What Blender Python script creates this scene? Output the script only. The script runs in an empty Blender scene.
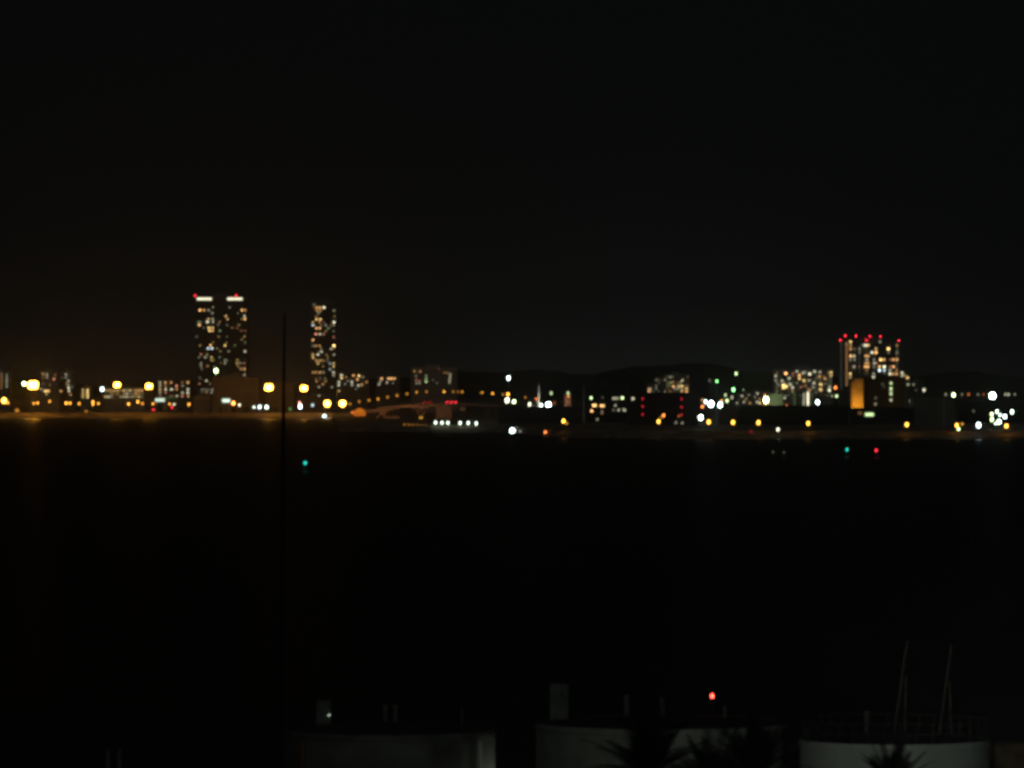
import bpy, bmesh, math, random
from mathutils import Vector, Matrix
random.seed(7)
sc = bpy.context.scene
C = sc.collection
F = 5690.0          # focal length in pixels (200 mm on a 36 mm wide sensor)
CZ = 30.0           # height of the viewpoint above the water
GZ = 4.0            # quay level of the far shore
def at(px, py, Y):  # point at distance Y that is seen at (px, py)
    return Vector(((px-512)/F*Y, Y, CZ-(py-384)/F*Y))

# ------------------------------------------------------------------ materials
MATS = {}
def mat(name, col, rough=.8, metal=0., noise=0., scale=.3, spec=.4, bump=0.):
    if name in MATS: return MATS[name]
    m = bpy.data.materials.new(name); m.use_nodes = True
    nt = m.node_tree; b = nt.nodes['Principled BSDF']
    b.inputs['Roughness'].default_value = rough; b.inputs['Metallic'].default_value = metal
    b.inputs['Specular IOR Level'].default_value = spec
    b.inputs['Base Color'].default_value = (*col, 1)
    if noise:
        tc = nt.nodes.new('ShaderNodeTexCoord'); n = nt.nodes.new('ShaderNodeTexNoise')
        n.inputs['Scale'].default_value = scale; n.inputs['Detail'].default_value = 6
        r = nt.nodes.new('ShaderNodeValToRGB')
        r.color_ramp.elements[0].position = .3; r.color_ramp.elements[1].position = .7
        r.color_ramp.elements[0].color = (*[c*(1-noise) for c in col], 1)
        r.color_ramp.elements[1].color = (*[min(1, c*(1+noise)) for c in col], 1)
        nt.links.new(tc.outputs['Object'], n.inputs['Vector']); nt.links.new(n.outputs['Fac'], r.inputs['Fac'])
        nt.links.new(r.outputs['Color'], b.inputs['Base Color'])
        if bump:
            bp = nt.nodes.new('ShaderNodeBump'); bp.inputs['Strength'].default_value = bump
            nt.links.new(n.outputs['Fac'], bp.inputs['Height']); nt.links.new(bp.outputs['Normal'], b.inputs['Normal'])
    MATS[name] = m
    return m
def glow(col, s, sampled=False):
    key = 'glow_%s_%.3g_%d' % ('_'.join('%.2f' % c for c in col), s, sampled)
    if key in MATS: return MATS[key]
    m = bpy.data.materials.new(key); m.use_nodes = True
    nt = m.node_tree; nt.nodes.clear()
    e = nt.nodes.new('ShaderNodeEmission'); o = nt.nodes.new('ShaderNodeOutputMaterial')
    e.inputs['Color'].default_value = (*col, 1); e.inputs['Strength'].default_value = s
    nt.links.new(e.outputs[0], o.inputs['Surface'])
    m.cycles.emission_sampling = 'FRONT' if sampled else 'NONE'
    MATS[key] = m
    return m
COL = {'S': (1, .40, .045), 'Y': (1, .49, .055), 'W': (1, .85, .50), 'w': (.95, .90, .62), 'C': (.72, .93, 1), 'c': (.62, .85, .95),
       'b': (.72, .92, 1), 'G': (.28, 1, .30), 'g': (.72, 1, .45), 'R': (1, .025, .045), 'O': (1, .25, .05), 'T': (.03, .95, .75),
       'o': (1, .50, .17), 'y': (1, .66, .22), 'r': (1, .36, .22), 'H': (.80, 1, .80)}
concrete = mat('weathered concrete', (.30, .29, .27), noise=.3, scale=.15, bump=.2)
tower_wall = mat('tower cladding', (.30, .29, .27), noise=.2, scale=.08)
pale_wall = mat('pale render', (.5, .49, .44), noise=.25, scale=.1)
dark_wall = mat('dark sheet wall', (.035, .037, .036), noise=.3, scale=.1)
shed_wall = mat('brown sheet wall', (.19, .155, .12), noise=.25, scale=.12)
roofing = mat('bitumen roof', (.05, .05, .05), noise=.3, scale=.4)
steel = mat('galvanised steel', (.22, .22, .22), rough=.5, metal=.6, noise=.2, scale=2)
dark_steel = mat('painted dark steel', (.05, .05, .05), rough=.5, metal=.3, noise=.2, scale=2)
glass = mat('unlit window glass', (.02, .022, .025), rough=.25)
tank_paint = mat('white tank paint', (.68, .72, .65), rough=.42, noise=.12, scale=.5, bump=.08)
tank_dirty = mat('dirty tank paint', (.36, .385, .33), rough=.45, noise=.25, scale=.6, bump=.08)
rust = mat('rusty brown sheet', (.20, .13, .08), noise=.4, scale=1.2, bump=.2)
asphalt = mat('asphalt', (.05, .05, .05), noise=.3, scale=.5)

# ------------------------------------------------------------------ mesh helpers
def link(name, bm, m, parent=None, smooth=False):
    me = bpy.data.meshes.new(name); bm.normal_update(); bm.to_mesh(me); bm.free()
    if m: me.materials.append(m)
    if smooth:
        for p in me.polygons: p.use_smooth = True
    o = bpy.data.objects.new(name, me); C.objects.link(o)
    if parent: o.parent = parent
    return o
def tag(o, label=None, cat=None, group=None, kind=None):
    if label: o['label'] = label
    if cat: o['category'] = cat
    if group: o['group'] = group
    if kind: o['kind'] = kind
    return o
def thing(name, loc, label, cat, group=None, rz=0):
    o = bpy.data.objects.new(name, None); C.objects.link(o)
    o.location = loc; o.rotation_euler = (0, 0, rz); o.empty_display_size = 1
    return tag(o, label, cat, group)
def box(bm, x0, x1, y0, y1, z0, z1, bev=0):
    g = bmesh.ops.create_cube(bm, size=1)
    for v in g['verts']:
        v.co = Vector(((x0+x1)/2+v.co.x*(x1-x0), (y0+y1)/2+v.co.y*(y1-y0), (z0+z1)/2+v.co.z*(z1-z0)))
    return bm
def tube(bm, a, b, r0, r1=None, n=8):
    a, b = Vector(a), Vector(b); d = b-a
    r1 = r0 if r1 is None else r1
    g = bmesh.ops.create_cone(bm, cap_ends=True, segments=n, radius1=r0, radius2=r1, depth=d.length)
    mt = Matrix.Translation((a+b)/2) @ d.to_track_quat('Z', 'Y').to_matrix().to_4x4()
    bmesh.ops.transform(bm, matrix=mt, verts=g['verts'])
    return bm
def blob(bm, c, rx, ry, rz, sub=1):
    g = bmesh.ops.create_icosphere(bm, subdivisions=sub, radius=1)
    for v in g['verts']: v.co = Vector((c[0]+v.co.x*rx, c[1]+v.co.y*ry, c[2]+v.co.z*rz))
    return bm
def B(*a): return box(bmesh.new(), *a)

# ------------------------------------------------------------------ ground, water, hills
def shore_y(px):    # distance of the far shoreline for a direction
    P = [(-3000, 4990), (332, 4990), (338, 3600), (505, 3560), (560, 3180), (640, 3120), (3000, 3050)]
    for (a, ya), (b, yb) in zip(P, P[1:]):
        if px <= b: return ya+(yb-ya)*(px-a)/(b-a)
    return P[-1][1]
pxs = list(range(-3000, 300, 150))+list(range(300, 345, 4))+list(range(345, 660, 15))+list(range(660, 3001, 150))
bm = bmesh.new(); rows = []
for px in pxs:
    Y = shore_y(px); col = []
    for dy, z in ((0, -1.5), (.6, .9), (16, 3.2), (18, GZ), (34, GZ), (60, GZ)):
        y = Y+dy; col.append(bm.verts.new(((px-512)/F*y, y, z)))
    for y in (9000, 15900): col.append(bm.verts.new(((px-512)/F*y, y, GZ)))
    rows.append(col)
for a, b in zip(rows, rows[1:]):
    for k in range(len(a)-1): bm.faces.new((a[k], b[k], b[k+1], a[k+1]))
tag(link('ground', bm, mat('quay ground', (.36, .28, .20), noise=.5, scale=.12)), kind='structure')

def near_z(Y): return 22-19*Y/300 if Y < 300 else 3.0
bm = bmesh.new(); rows = []
for x in (-1400, -300, -150, -75, -30, 0, 30, 75, 150, 300, 1400):
    rows.append([bm.verts.new((x, y, z)) for y, z in ((-60, 25.8), (0, 22), (100, near_z(100)), (200, near_z(200)), (300, 3), (400, 3), (470, 3), (471, -1.5))])
for a, b in zip(rows, rows[1:]):
    for k in range(len(a)-1): bm.faces.new((a[k], b[k], b[k+1], a[k+1]))
tag(link('hillside_ground', bm, mat('dark soil and tarmac', (.045, .045, .04), noise=.4, scale=.2)), kind='structure')

wm = bpy.data.materials.new('harbour water'); wm.use_nodes = True
nt = wm.node_tree; b = nt.nodes['Principled BSDF']
b.inputs['Base Color'].default_value = (.002, .003, .003, 1); b.inputs['Roughness'].default_value = .42
b.inputs['IOR'].default_value = 1.33; b.inputs['Specular IOR Level'].default_value = .12
tc = nt.nodes.new('ShaderNodeTexCoord'); mp = nt.nodes.new('ShaderNodeMapping'); mp.inputs['Scale'].default_value = (.05, .12, .1)
n = nt.nodes.new('ShaderNodeTexNoise'); n.inputs['Scale'].default_value = 1.5; n.inputs['Detail'].default_value = 5
bp = nt.nodes.new('ShaderNodeBump'); bp.inputs['Strength'].default_value = .5; bp.inputs['Distance'].default_value = 1.
nt.links.new(tc.outputs['Object'], mp.inputs[0]); nt.links.new(mp.outputs[0], n.inputs['Vector'])
nt.links.new(n.outputs['Fac'], bp.inputs['Height']); nt.links.new(bp.outputs[0], b.inputs['Normal'])
bm = bmesh.new()
bm.faces.new([bm.verts.new(p) for p in ((-5500, -60, 0), (5500, -60, 0), (5500, 15900, 0), (-5500, 15900, 0))])
tag(link('water', bm, wm), kind='structure')

def ridge(px):
    h = 48+9*math.sin(px*.011+1)+6*math.sin(px*.031)+3*math.sin(px*.093+2)+1.5*math.sin(px*.31)
    return h-16*max(0, min(1, (520-px)/250))
bm = bmesh.new(); rows = []
for i in range(-60, 200):
    px = i*10; h = ridge(px); col = []
    for y, k in ((9300, 0.0), (9700, .45), (10100, .8), (10500, 1.0), (11500, .9), (13000, .2)):
        kk = k*(1+.06*math.sin(px*.05+y))
        col.append(bm.verts.new(((px-512)/F*y*1.25, y, GZ-1+h*kk)))
    rows.append(col)
for a, b in zip(rows, rows[1:]):
    for k in range(len(a)-1): bm.faces.new((a[k], b[k], b[k+1], a[k+1]))
tag(link('hills', bm, mat('wooded hill', (.08, .085, .07), noise=.4, scale=.02), smooth=True), kind='structure')

# ------------------------------------------------------------------ lamps
LS = 1.0
def lamp(px, py, Y, c, size, s, label, name='street_lamp', cat='street lamp', group=None, h=1.25, z0=None, arm=True):
    """a post with a lantern; size = lantern width in pixels"""
    if size < 3.6 and s > 2: size *= .85; s *= 1.5
    p = at(px, py, Y); r = size/F*Y/2
    z0 = GZ if z0 is None else z0
    t = thing(name, (p.x, p.y, z0), label, cat, group)
    H = p.z-z0; pr = max(.08, min(.3, H*.009))
    bm = bmesh.new()
    tube(bm, (0, r*1.6, -.3), (0, r*1.6, max(.2, H+r*h*.6)), pr*1.5, pr)
    tube(bm, (0, r*1.6, -.3), (0, r*1.6, .25), pr*3, pr*2.5)
    link('post', bm, dark_steel, t)
    bm = bmesh.new()
    top = H+r*h
    box(bm, -r*.9, r*.9, -r*.8, r*1.7, top, top+r*.35)
    link('lamp_hood', bm, dark_steel, t)
    bm = blob(bmesh.new(), (0, 0, H), r, r*.8, r*h, 2 if size > 5 else 1)
    link('lantern', bm, glow(COL[c], s*LS, True), t, True)
    return t
def high_mast(px, py, Y, c, size, s, label, group='tall floodlight masts along the left quay'):
    p = at(px, py, Y); t = thing('high_mast_light', (p.x, p.y, GZ), label, 'floodlight mast', group)
    H = p.z-GZ
    bm = bmesh.new(); tube(bm, (0, 0, -.5), (0, 0, H-.6), .45, .2, 10); tube(bm, (0, 0, -.4), (0, 0, .35), .9, .9, 10)
    link('mast', bm, steel, t)
    R = size/F*Y/2
    bm = bmesh.new()
    for i in range(12):
        a, a2 = i*math.pi/6, (i+1)*math.pi/6
        tube(bm, (math.cos(a)*R*.55, math.sin(a)*R*.55, H+R*.45), (math.cos(a2)*R*.55, math.sin(a2)*R*.55, H+R*.45), .12, .12, 6)
        if i % 3 == 0: tube(bm, (0, 0, H-.6), (math.cos(a)*R*.55, math.sin(a)*R*.55, H+R*.45), .08, .08, 5)
    link('head_ring', bm, dark_steel, t)
    for i in range(6):
        a = (i+.5)*math.pi/3
        # six lamps in a ring
        bm = blob(bmesh.new(), (math.cos(a)*R*.62, math.sin(a)*R*.62, H-.1*R), R*.46, R*.46, R*.82, 1)
        link('floodlight', bm, glow((1, .40, .032), s*1.3, True), t, True)
    return t
G5 = 'amber street lamps along the left quay road'
high_mast(33, 384.6, 5035, 'Y', 9.5, 42, 'largest and brightest floodlight mast, at the far left of the quay')
lamp(24.2, 383.6, 5090, 'g', 3.4, 16, 'small greenish floodlight touching the left side of the brightest mast', 'side_floodlight', 'floodlight mast')
high_mast(117, 384.6, 5030, 'Y', 5.6, 36, 'floodlight mast beside a small bluish lamp, above the long low apartment block')
high_mast(149, 386, 5030, 'Y', 6.0, 36, 'floodlight mast above the glowing white canopy')
high_mast(268.8, 387, 5030, 'Y', 7.4, 40, 'bright floodlight mast in front of the brown warehouse, left of the near pole')
high_mast(304, 388, 5030, 'Y', 6.0, 38, 'floodlight mast standing left of the slim tower, right of the near pole')
lamp(327.2, 403.6, 4996+20, 'Y', 6.0, 22, 'left one of the two bright lamps under the slim tower', 'quay_lamp', 'quay lamp', 'pair of bright lamps under the slim tower', 1)
lamp(342.5, 403.6, 4300, 'Y', 6.0, 22, 'right one of the two bright lamps under the slim tower', 'quay_lamp', 'quay lamp', 'pair of bright lamps under the slim tower', 1)
lamp(102.2, 389.2, 5100, 'C', 3.4, 9, 'small bluish white lamp left of the second floodlight mast')
lamp(4, 400.5, 5040, 'Y', 4.4, 16, 'bright yellow lamp at the left end of the quay')
lamp(7.8, 402.8, 5060, 'S', 2.2, 4, 'small amber lamp overlapping the bright yellow lamp at the left end', group=G5)
for px, py, s, lb in (
    (33.5, 403.3, 5, 'left amber street lamp of the pair under the brightest mast'), (37.6, 403, 4.5, 'right amber street lamp of the pair under the brightest mast'),
    (49.6, 401.4, 3, 'dim amber street lamp right of the brightest mast, a little higher than its neighbours'),
    (66.2, 403.2, 7, 'left amber street lamp of the close pair midway between the first two masts'), (70, 403.2, 5, 'right amber street lamp of the close pair midway between the first two masts'),
    (79.2, 403.6, 3.6, 'single reddish amber street lamp between two amber pairs'), (93, 401.8, 6, 'upper amber street lamp of the trio left of the second mast'),
    (93, 404.4, 4, 'lower amber street lamp of the trio left of the second mast'),
    (98.3, 403.6, 3.6, 'right amber street lamp of the trio left of the second mast'), (128.6, 404, 6, 'amber street lamp right of the second mast'),
    (137.8, 401.8, 6.5, 'brightest amber street lamp just left of the white canopy'), (142.4, 403.6, 2.6, 'faint amber street lamp beside the white canopy'),
    (153, 403.8, 3.4, 'amber street lamp under the left edge of the white canopy'), (169.6, 404, 2.6, 'faint amber street lamp right of the white canopy'),
    (189, 404.4, 5, 'amber street lamp at the foot of the wide tower, left side')):
    lamp(px, py, 5055, 'S', 2.0, s, lb, group=G5)
lamp(174, 404.2, 5055, 'w', 1.8, 2.5, 'small white lamp between two red marker lamps by the canopy')
for px, py, lb in ((153.4, 409.6, 'red marker lamp low on the quay below the white canopy'), (172, 407.4, 'red marker lamp low on the quay right of the white canopy'),):
    lamp(px, py, 5030, 'R', 2.2, 3, lb, 'marker_lamp', 'marker lamp', h=1)
lamp(17, 410.5, 5022, 'S', 4.4, .8, 'dim wide amber lantern low at the quay edge, far left', 'quay_glow', 'quay lamp', h=.8)
lamp(86.2, 411.2, 5022, 'S', 2.4, .9, 'dim orange lantern low at the quay edge, left of the second mast', 'quay_glow', 'quay lamp', h=.9)
lamp(216, 370.8, 5250, 'g', 3.6, 12, 'yellowish green lamp on a tall post in front of the wide tower')
lamp(233.4, 403.2, 5050, 'O', 3.4, 9, 'red orange lamp beside the white sign panel under the brown warehouse')
lamp(239.4, 405, 5050, 'w', 2.2, 3, 'small white lamp right of the red orange lamp')
lamp(254, 407.2, 5040, 'H', 2.2, 3.5, 'leftmost of three greenish white quay lamps under the warehouse mast', group='greenish white quay lamps')
lamp(259.6, 407, 5040, 'C', 3, 6, 'middle one of three greenish white quay lamps under the warehouse mast', group='greenish white quay lamps')
lamp(266.6, 407.2, 5040, 'H', 3, 7, 'rightmost of three greenish white quay lamps under the warehouse mast', group='greenish white quay lamps')
lamp(290, 409, 5040, 'G', 1.8, .7, 'very dim green lamp between the near pole and the white quay lamp')
lamp(299.6, 403, 5040, 'r', 2.6, 3.5, 'small pinkish signal lamp directly above the tall white quay lamp')
lamp(300.2, 406.5, 5038, 'C', 3.2, 9, 'tall bluish white quay lamp below the fifth mast', h=1.7)
lamp(312.6, 405.2, 5040, 'c', 2.5, 1.9, 'pale cyan quay lamp left of the two bright yellow lamps')
lamp(324.4, 416, 4986, 'C', 3, 7, 'upper left bluish lamp of two low at the water edge', z0=-.6)
lamp(327.6, 418, 4982, 'C', 2.6, 5, 'lower right bluish lamp of two low at the water edge', z0=-.6)
for px, py, Y, s, lb in ((290, 398, 5100, .5, 0),): pass

# bridge lamps
GB = 'amber street lamps climbing over the bridge'
for i, (px, py, s, lb) in enumerate((
    (350, 404, 2.5, 'first amber bridge lamp, beside the right bright yellow lamp'), (359.2, 401.6, 2.4, 'amber bridge lamp above the glowing orange awning'),
    (369, 400.3, 3, 'amber bridge lamp just right of the orange awning'), (378, 399, 4, 'amber bridge lamp at the left end of the lit arch'),
    (387.5, 397.1, 2.6, 'faint amber bridge lamp above the lower arch pier'), (397, 395.5, 3.2, 'reddish amber bridge lamp left of the deck crown'),
    (407, 393.8, 2.6, 'faint amber bridge lamp on the deck crown'), (416.6, 392.2, 3.4, 'amber bridge lamp above the forked pier'),
    (426.5, 391.8, 1.8, 'very faint amber bridge lamp right of the forked pier'), (444.2, 391.7, 7, 'brightest amber bridge lamp, between the two red car queues'),
    (453.2, 391.8, 1.8, 'faint amber bridge lamp above the brighter red cars'), (458, 391.8, 1.2, 'faintest amber bridge lamp above the brighter red cars'),
    (462.2, 391.8, 3, 'amber bridge lamp just past the brighter red cars'), (482, 392.6, 3.5, 'amber lamp on the approach right of the bridge, second from its end'),
    (492.6, 393.4, 7.5, 'bright amber lamp ending the row right of the bridge'), (503, 394.5, 1.8, 'dim amber lamp left of the tall yellow white light'),
    (525.5, 397.4, 1.6, 'dim amber lamp left of the lit spire'))):
    zb = GZ
    if 340 < px < 470: zb = 10
    lamp(px, py, 4306 if px > 345 else 4306, 'S', 1.65, s*.58, lb, group=GB, z0=zb)

# six white lamps by the water
for i, (px, py) in enumerate(((435.6, 422.6), (442, 422.7), (447.9, 422.8), (460.1, 423), (468.2, 423), (476.2, 423.4))):
    lamp(px, py, 3590 if i < 3 else 3585, 'H', 2.5, 3.8,
         ['first', 'second', 'third', 'fourth', 'fifth', 'sixth'][i]+' from the left of six white lamps by the water under the bridge',
         'quay_lamp', 'quay lamp', 'six white lamps by the water', 1.5)
# middle stretch
lamp(508.6, 378, 4600, 'C', 3.1, 9, 'single bluish white lamp on a tall post, highest light of the middle shore', h=1.5)
lamp(508, 394.2, 3900, 'S', 2.6, 6, 'amber lamp on top of the tall yellow white light left of the spire', h=1.2)
lamp(507.2, 400.2, 3890, 'w', 3.2, 9, 'tall yellow white light in the column left of the spire', h=1.7)
lamp(514, 401.6, 3880, 'g', 3, 9, 'round greenish white lamp right of the tall yellow white light')
lamp(529.6, 404.4, 3850, 'w', 2.4, 3.4, 'upright whitish lamp left of the lit spire', h=2)
lamp(536.5, 399, 3900, 'O', 2.2, 2.2, 'small red orange lamp against the lit spire')
lamp(541, 405.5, 3840, 'H', 3, 9, 'white lamp at the foot of the spire', h=1.3)
lamp(548.4, 405, 3830, 'C', 4.6, 30, 'large brilliant bluish white lamp right of the spire', h=1.2)
lamp(551.2, 393.2, 4200, 'g', 1.9, 2, 'small greenish lamp above the brilliant white lamp', h=1.6)
lamp(568, 393.2, 4200, 'g', 1.9, 2, 'small greenish lamp above the brown hut', h=1.6)
lamp(554, 403, 3900, 'O', 1.8, .8, 'faint orange lamp right of the brilliant white lamp')
lamp(512.2, 430.6, 3495, 'C', 4.6, 15, 'brilliant bluish white lamp low by the water in the middle', h=1, z0=-.6)
lamp(520.2, 431.2, 3440, 'w', 2, .7, 'faint white lamp right of the brilliant lamp low by the water', h=.9, z0=-.6)
lamp(545.3, 432.2, 3268, 'O', 2.1, 5, 'small red orange lamp low by the water in the middle', h=1.2, z0=-.6)
lamp(563.5, 421, 3210, 'Y', 2.7, 9, 'yellow street lamp above a dim brown reflection, left of the dark office block', h=1.5)
lamp(566.5, 423.2, 3230, 'S', 2, 1.6, 'dim amber lamp tucked behind the yellow street lamp')
# right stretch
GR = 'yellow street lamps along the right shore'
lamp(658.6, 421.5, 3150, 'Y', 3, 5.5, 'yellow shore lamp in front of the dark warehouse with red lights', group=GR, h=1.5)
lamp(663.6, 415.4, 3300, 'O', 2.2, 5, 'orange lamp above and right of the yellow lamp at the dark warehouse', h=1.5)
lamp(661, 417.4, 3320, 'S', 1.6, 1.2, 'faint amber lamp between the yellow and the orange lamp at the dark warehouse')
lamp(676, 422.6, 3200, 'w', 2, .6, 'left faint white lamp under the red lights', h=1)
lamp(682.2, 423, 3200, 'w', 2, .6, 'right faint white lamp under the red lights', h=1)
lamp(700.8, 417.5, 3250, 'H', 4.1, 20, 'large round white lamp at the right end of the dark warehouse', h=1.2)
lamp(708.7, 422, 3150, 'Y', 3.4, 5.5, 'yellow shore lamp just right of the large round white lamp', group=GR, h=1.5)
lamp(733, 422.3, 3145, 'Y', 3.3, 5.5, 'yellow shore lamp, third from the left on the right shore', group=GR, h=1.5)
lamp(758.5, 422.6, 3140, 'Y', 3.3, 5.5, 'yellow shore lamp, fourth from the left on the right shore', group=GR, h=1.5)
lamp(808.2, 423.4, 3130, 'Y', 3.0, 5.5, 'yellow shore lamp below the bluish lamp of the apartment block', group=GR, h=1.6)
lamp(906.8, 424.6, 3120, 'Y', 3.4, 5.5, 'yellow shore lamp right of the tower with red lights', group=GR, h=1.4)
lamp(956.8, 425.4, 3125, 'S', 2.8, 9, 'amber shore lamp with a green light under it', group=GR, h=1.5)
lamp(958.6, 429.2, 3110, 'g', 2.2, 5, 'small green lamp directly below the amber shore lamp', h=1.5)
lamp(962.2, 424, 3200, 'S', 1.8, 2, 'faint amber lamp right of the amber and green pair', h=1.4)
lamp(978.6, 425.2, 3140, 'C', 3.7, 14, 'bluish white shore lamp left of the cluster of white yard lamps', h=1.3)
lamp(1006.4, 426, 3120, 'S', 3.1, 10, 'amber shore lamp lighting the brown quay at the far right', group=GR, h=1.3)
lamp(778, 429.6, 3120, 'w', 2.4, 4, 'small white lamp near the water between two yellow shore lamps', h=1.5)
lamp(750.8, 431.6, 3115, 'R', 2.6, .35, 'very dim red lamp near the water under the yellow shore lamps', h=1, z0=2)
lamp(702.4, 406.6, 3700, 'O', 2.6, 3.5, 'orange lamp left of the brilliant white yard lamp', h=1.3)
lamp(702.2, 400, 3700, 'o', 2.4, .8, 'faint orange lamp above another at the left of the yard lights', h=1.2)
GY = 'white lamps of the bright yard'
lamp(705.7, 401.8, 3700, 'H', 2.6, 8, 'small white yard lamp touching the left of the brilliant one', group=GY, h=1.5)
lamp(711, 404, 3690, 'C', 4.8, 32, 'brilliant bluish white yard lamp, largest right of the dark warehouse', group=GY, h=1.2)
lamp(720.2, 405, 3700, 'C', 3.8, 16, 'tall bluish white yard lamp right of the brilliant one', group=GY, h=1.5)
lamp(721.8, 400.4, 3800, 'S', 2, 2.2, 'small amber lamp above the tall bluish yard lamp')
lamp(727, 400.8, 3800, 'g', 2.4, 3.4, 'small white lamp right of the tall bluish yard lamp', h=1.5)
lamp(725.4, 395.2, 4000, 'g', 2.1, 1.6, 'small dim greenish lamp above the yard lamps', h=1.5)
lamp(732, 397.4, 4000, 'w', 2, .9, 'faint greyish lamp under the green hillside lamps', h=2)
lamp(737, 403, 4000, 'w', 1.8, .6, 'faint greyish lamp at the right end of the yard lights')
GG = 'green lamps on tall posts before the hill'
lamp(733.4, 389.6, 5200, 'G', 2.6, 6, 'brightest green lamp, lowest of the tall posts above the yard', group=GG, h=1.7)
lamp(716.9, 381.2, 5600, 'G', 2.2, 3.5, 'green lamp on a tall post, leftmost above the yard', group=GG, h=1.7)
lamp(736.1, 373.6, 5800, 'g', 2.2, 3, 'highest green lamp on a tall post above the yard', group=GG, h=1.7)
lamp(743.5, 390.6, 5300, 'g', 1.9, 1.1, 'dim green lamp right of the brightest green lamp', group=GG, h=1.5)
lamp(709.6, 380.4, 5800, 'w', 1.8, .3, 'barely visible lamp left of the green lamps')
lamp(766, 399.8, 3986, 'g', 4.0, 40, 'yellow white floodlight at the left of the apartment block', h=1.5)
lamp(817.6, 402.2, 3700, 'C', 3.2, 18, 'brilliant bluish lamp in front of the apartment block', h=1.3)
lamp(774.5, 396.4, 4100, 'O', 2.2, 1.3, 'reddish lamp above the wall lit by the yellow white floodlight')
lamp(786.5, 405.6, 3750, 'O', 2.2, 1.8, 'orange lamp low in front of the apartment block')
lamp(835.5, 387.6, 4300, 'O', 2.7, 4, 'orange lamp between the apartment block and the tower with red lights')
lamp(836.6, 396.2, 4200, 'g', 2.2, 2.4, 'greenish lamp below the orange lamp beside the apartment block', h=1.5)
lamp(832, 396, 4200, 'w', 1.8, .7, 'faint white lamp left of the greenish one beside the apartment block')
lamp(784.6, 398, 4050, 'w', 1.9, 1, 'faint white lamp low on the left of the apartment block')
lamp(924, 390, 4400, 'w', 2.3, 2, 'small white lamp right of the tower with red lights', h=1.4)
lamp(918.2, 400.6, 4000, 'g', 2.5, 1.8, 'soft yellow green lamp above the grey hall', h=1.1)
lamp(928, 400.6, 4000, 'w', 2, .7, 'dim white lamp above the grey hall')
lamp(910, 401, 4000, 'w', 2, .5, 'faint white lamp left of the grey hall', h=1.5)
lamp(953.6, 395, 4300, 'g', 3, 8, 'greenish white lamp in the high row left of the brilliant white one', h=1.5)
lamp(992.6, 395.8, 3900, 'H', 5.2, 38, 'most brilliant white lamp, alone at the upper right', h=1.1)
for px, c, s, lb in ((945.8, 'w', .5, 'faint lamp left of the greenish white lamp in the high row'), (962, 'w', .3, 'barely lit lamp right of the greenish white lamp'),
                     (968.6, 'O', 1.1, 'faint orange lamp in the high row between two white lamps'), (978, 'w', .3, 'barely lit lamp left of the brilliant upper right one'),
                     (983.6, 'O', .5, 'dim reddish lamp touching the glow of the brilliant upper right one'), (1005.6, 'w', .9, 'left lamp of a dim white pair right of the brilliant one'),
                     (1008.6, 'w', 1.1, 'right lamp of a dim white pair right of the brilliant one'), (1015, 'w', .4, 'barely lit lamp near the right edge in the high row')):
    lamp(px, 394.4, 4300, c, 1.9, s, lb, group='dim lamps of the high row at the right', h=1.3)
GC = 'cluster of greenish white yard lamps at the far right'
for px, py, sz, s, c, h, lb in ((991.8, 414.2, 2.4, 6, 'g', 1.6, 'upper lamp of the yellow green stack in the far right cluster'), (992, 419.4, 3, 4.5, 'g', 1.8, 'lower lamp of the yellow green stack in the far right cluster'),
                         (997, 411.6, 2.4, 6, 'H', 1.6, 'topmost white lamp in the middle of the far right cluster'), (1000, 415, 2.4, 5, 'H', 1.4, 'small lamp in the centre of the far right cluster'),
                         (1004.8, 416.6, 3.4, 9, 'C', 1.3, 'bluish lamp on the right of the far right cluster'), (999, 421.8, 4, 12, 'H', 1.1, 'lowest and brightest lamp of the far right cluster'),
                         (995.6, 423.6, 2.4, 4, 'H', 1, 'small lamp against the lowest lamp of the far right cluster'),
                         (1012, 411.8, 2.7, 6, 'H', 1.8, 'separate tall lamp right of the far right cluster')):
    lamp(px, py, 3300, c, sz, s, lb, group=GC, h=h)
lamp(865.8, 412.4, 3300, 'S', 1.6, .0, 'unlit post', h=1) if False else None

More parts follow.
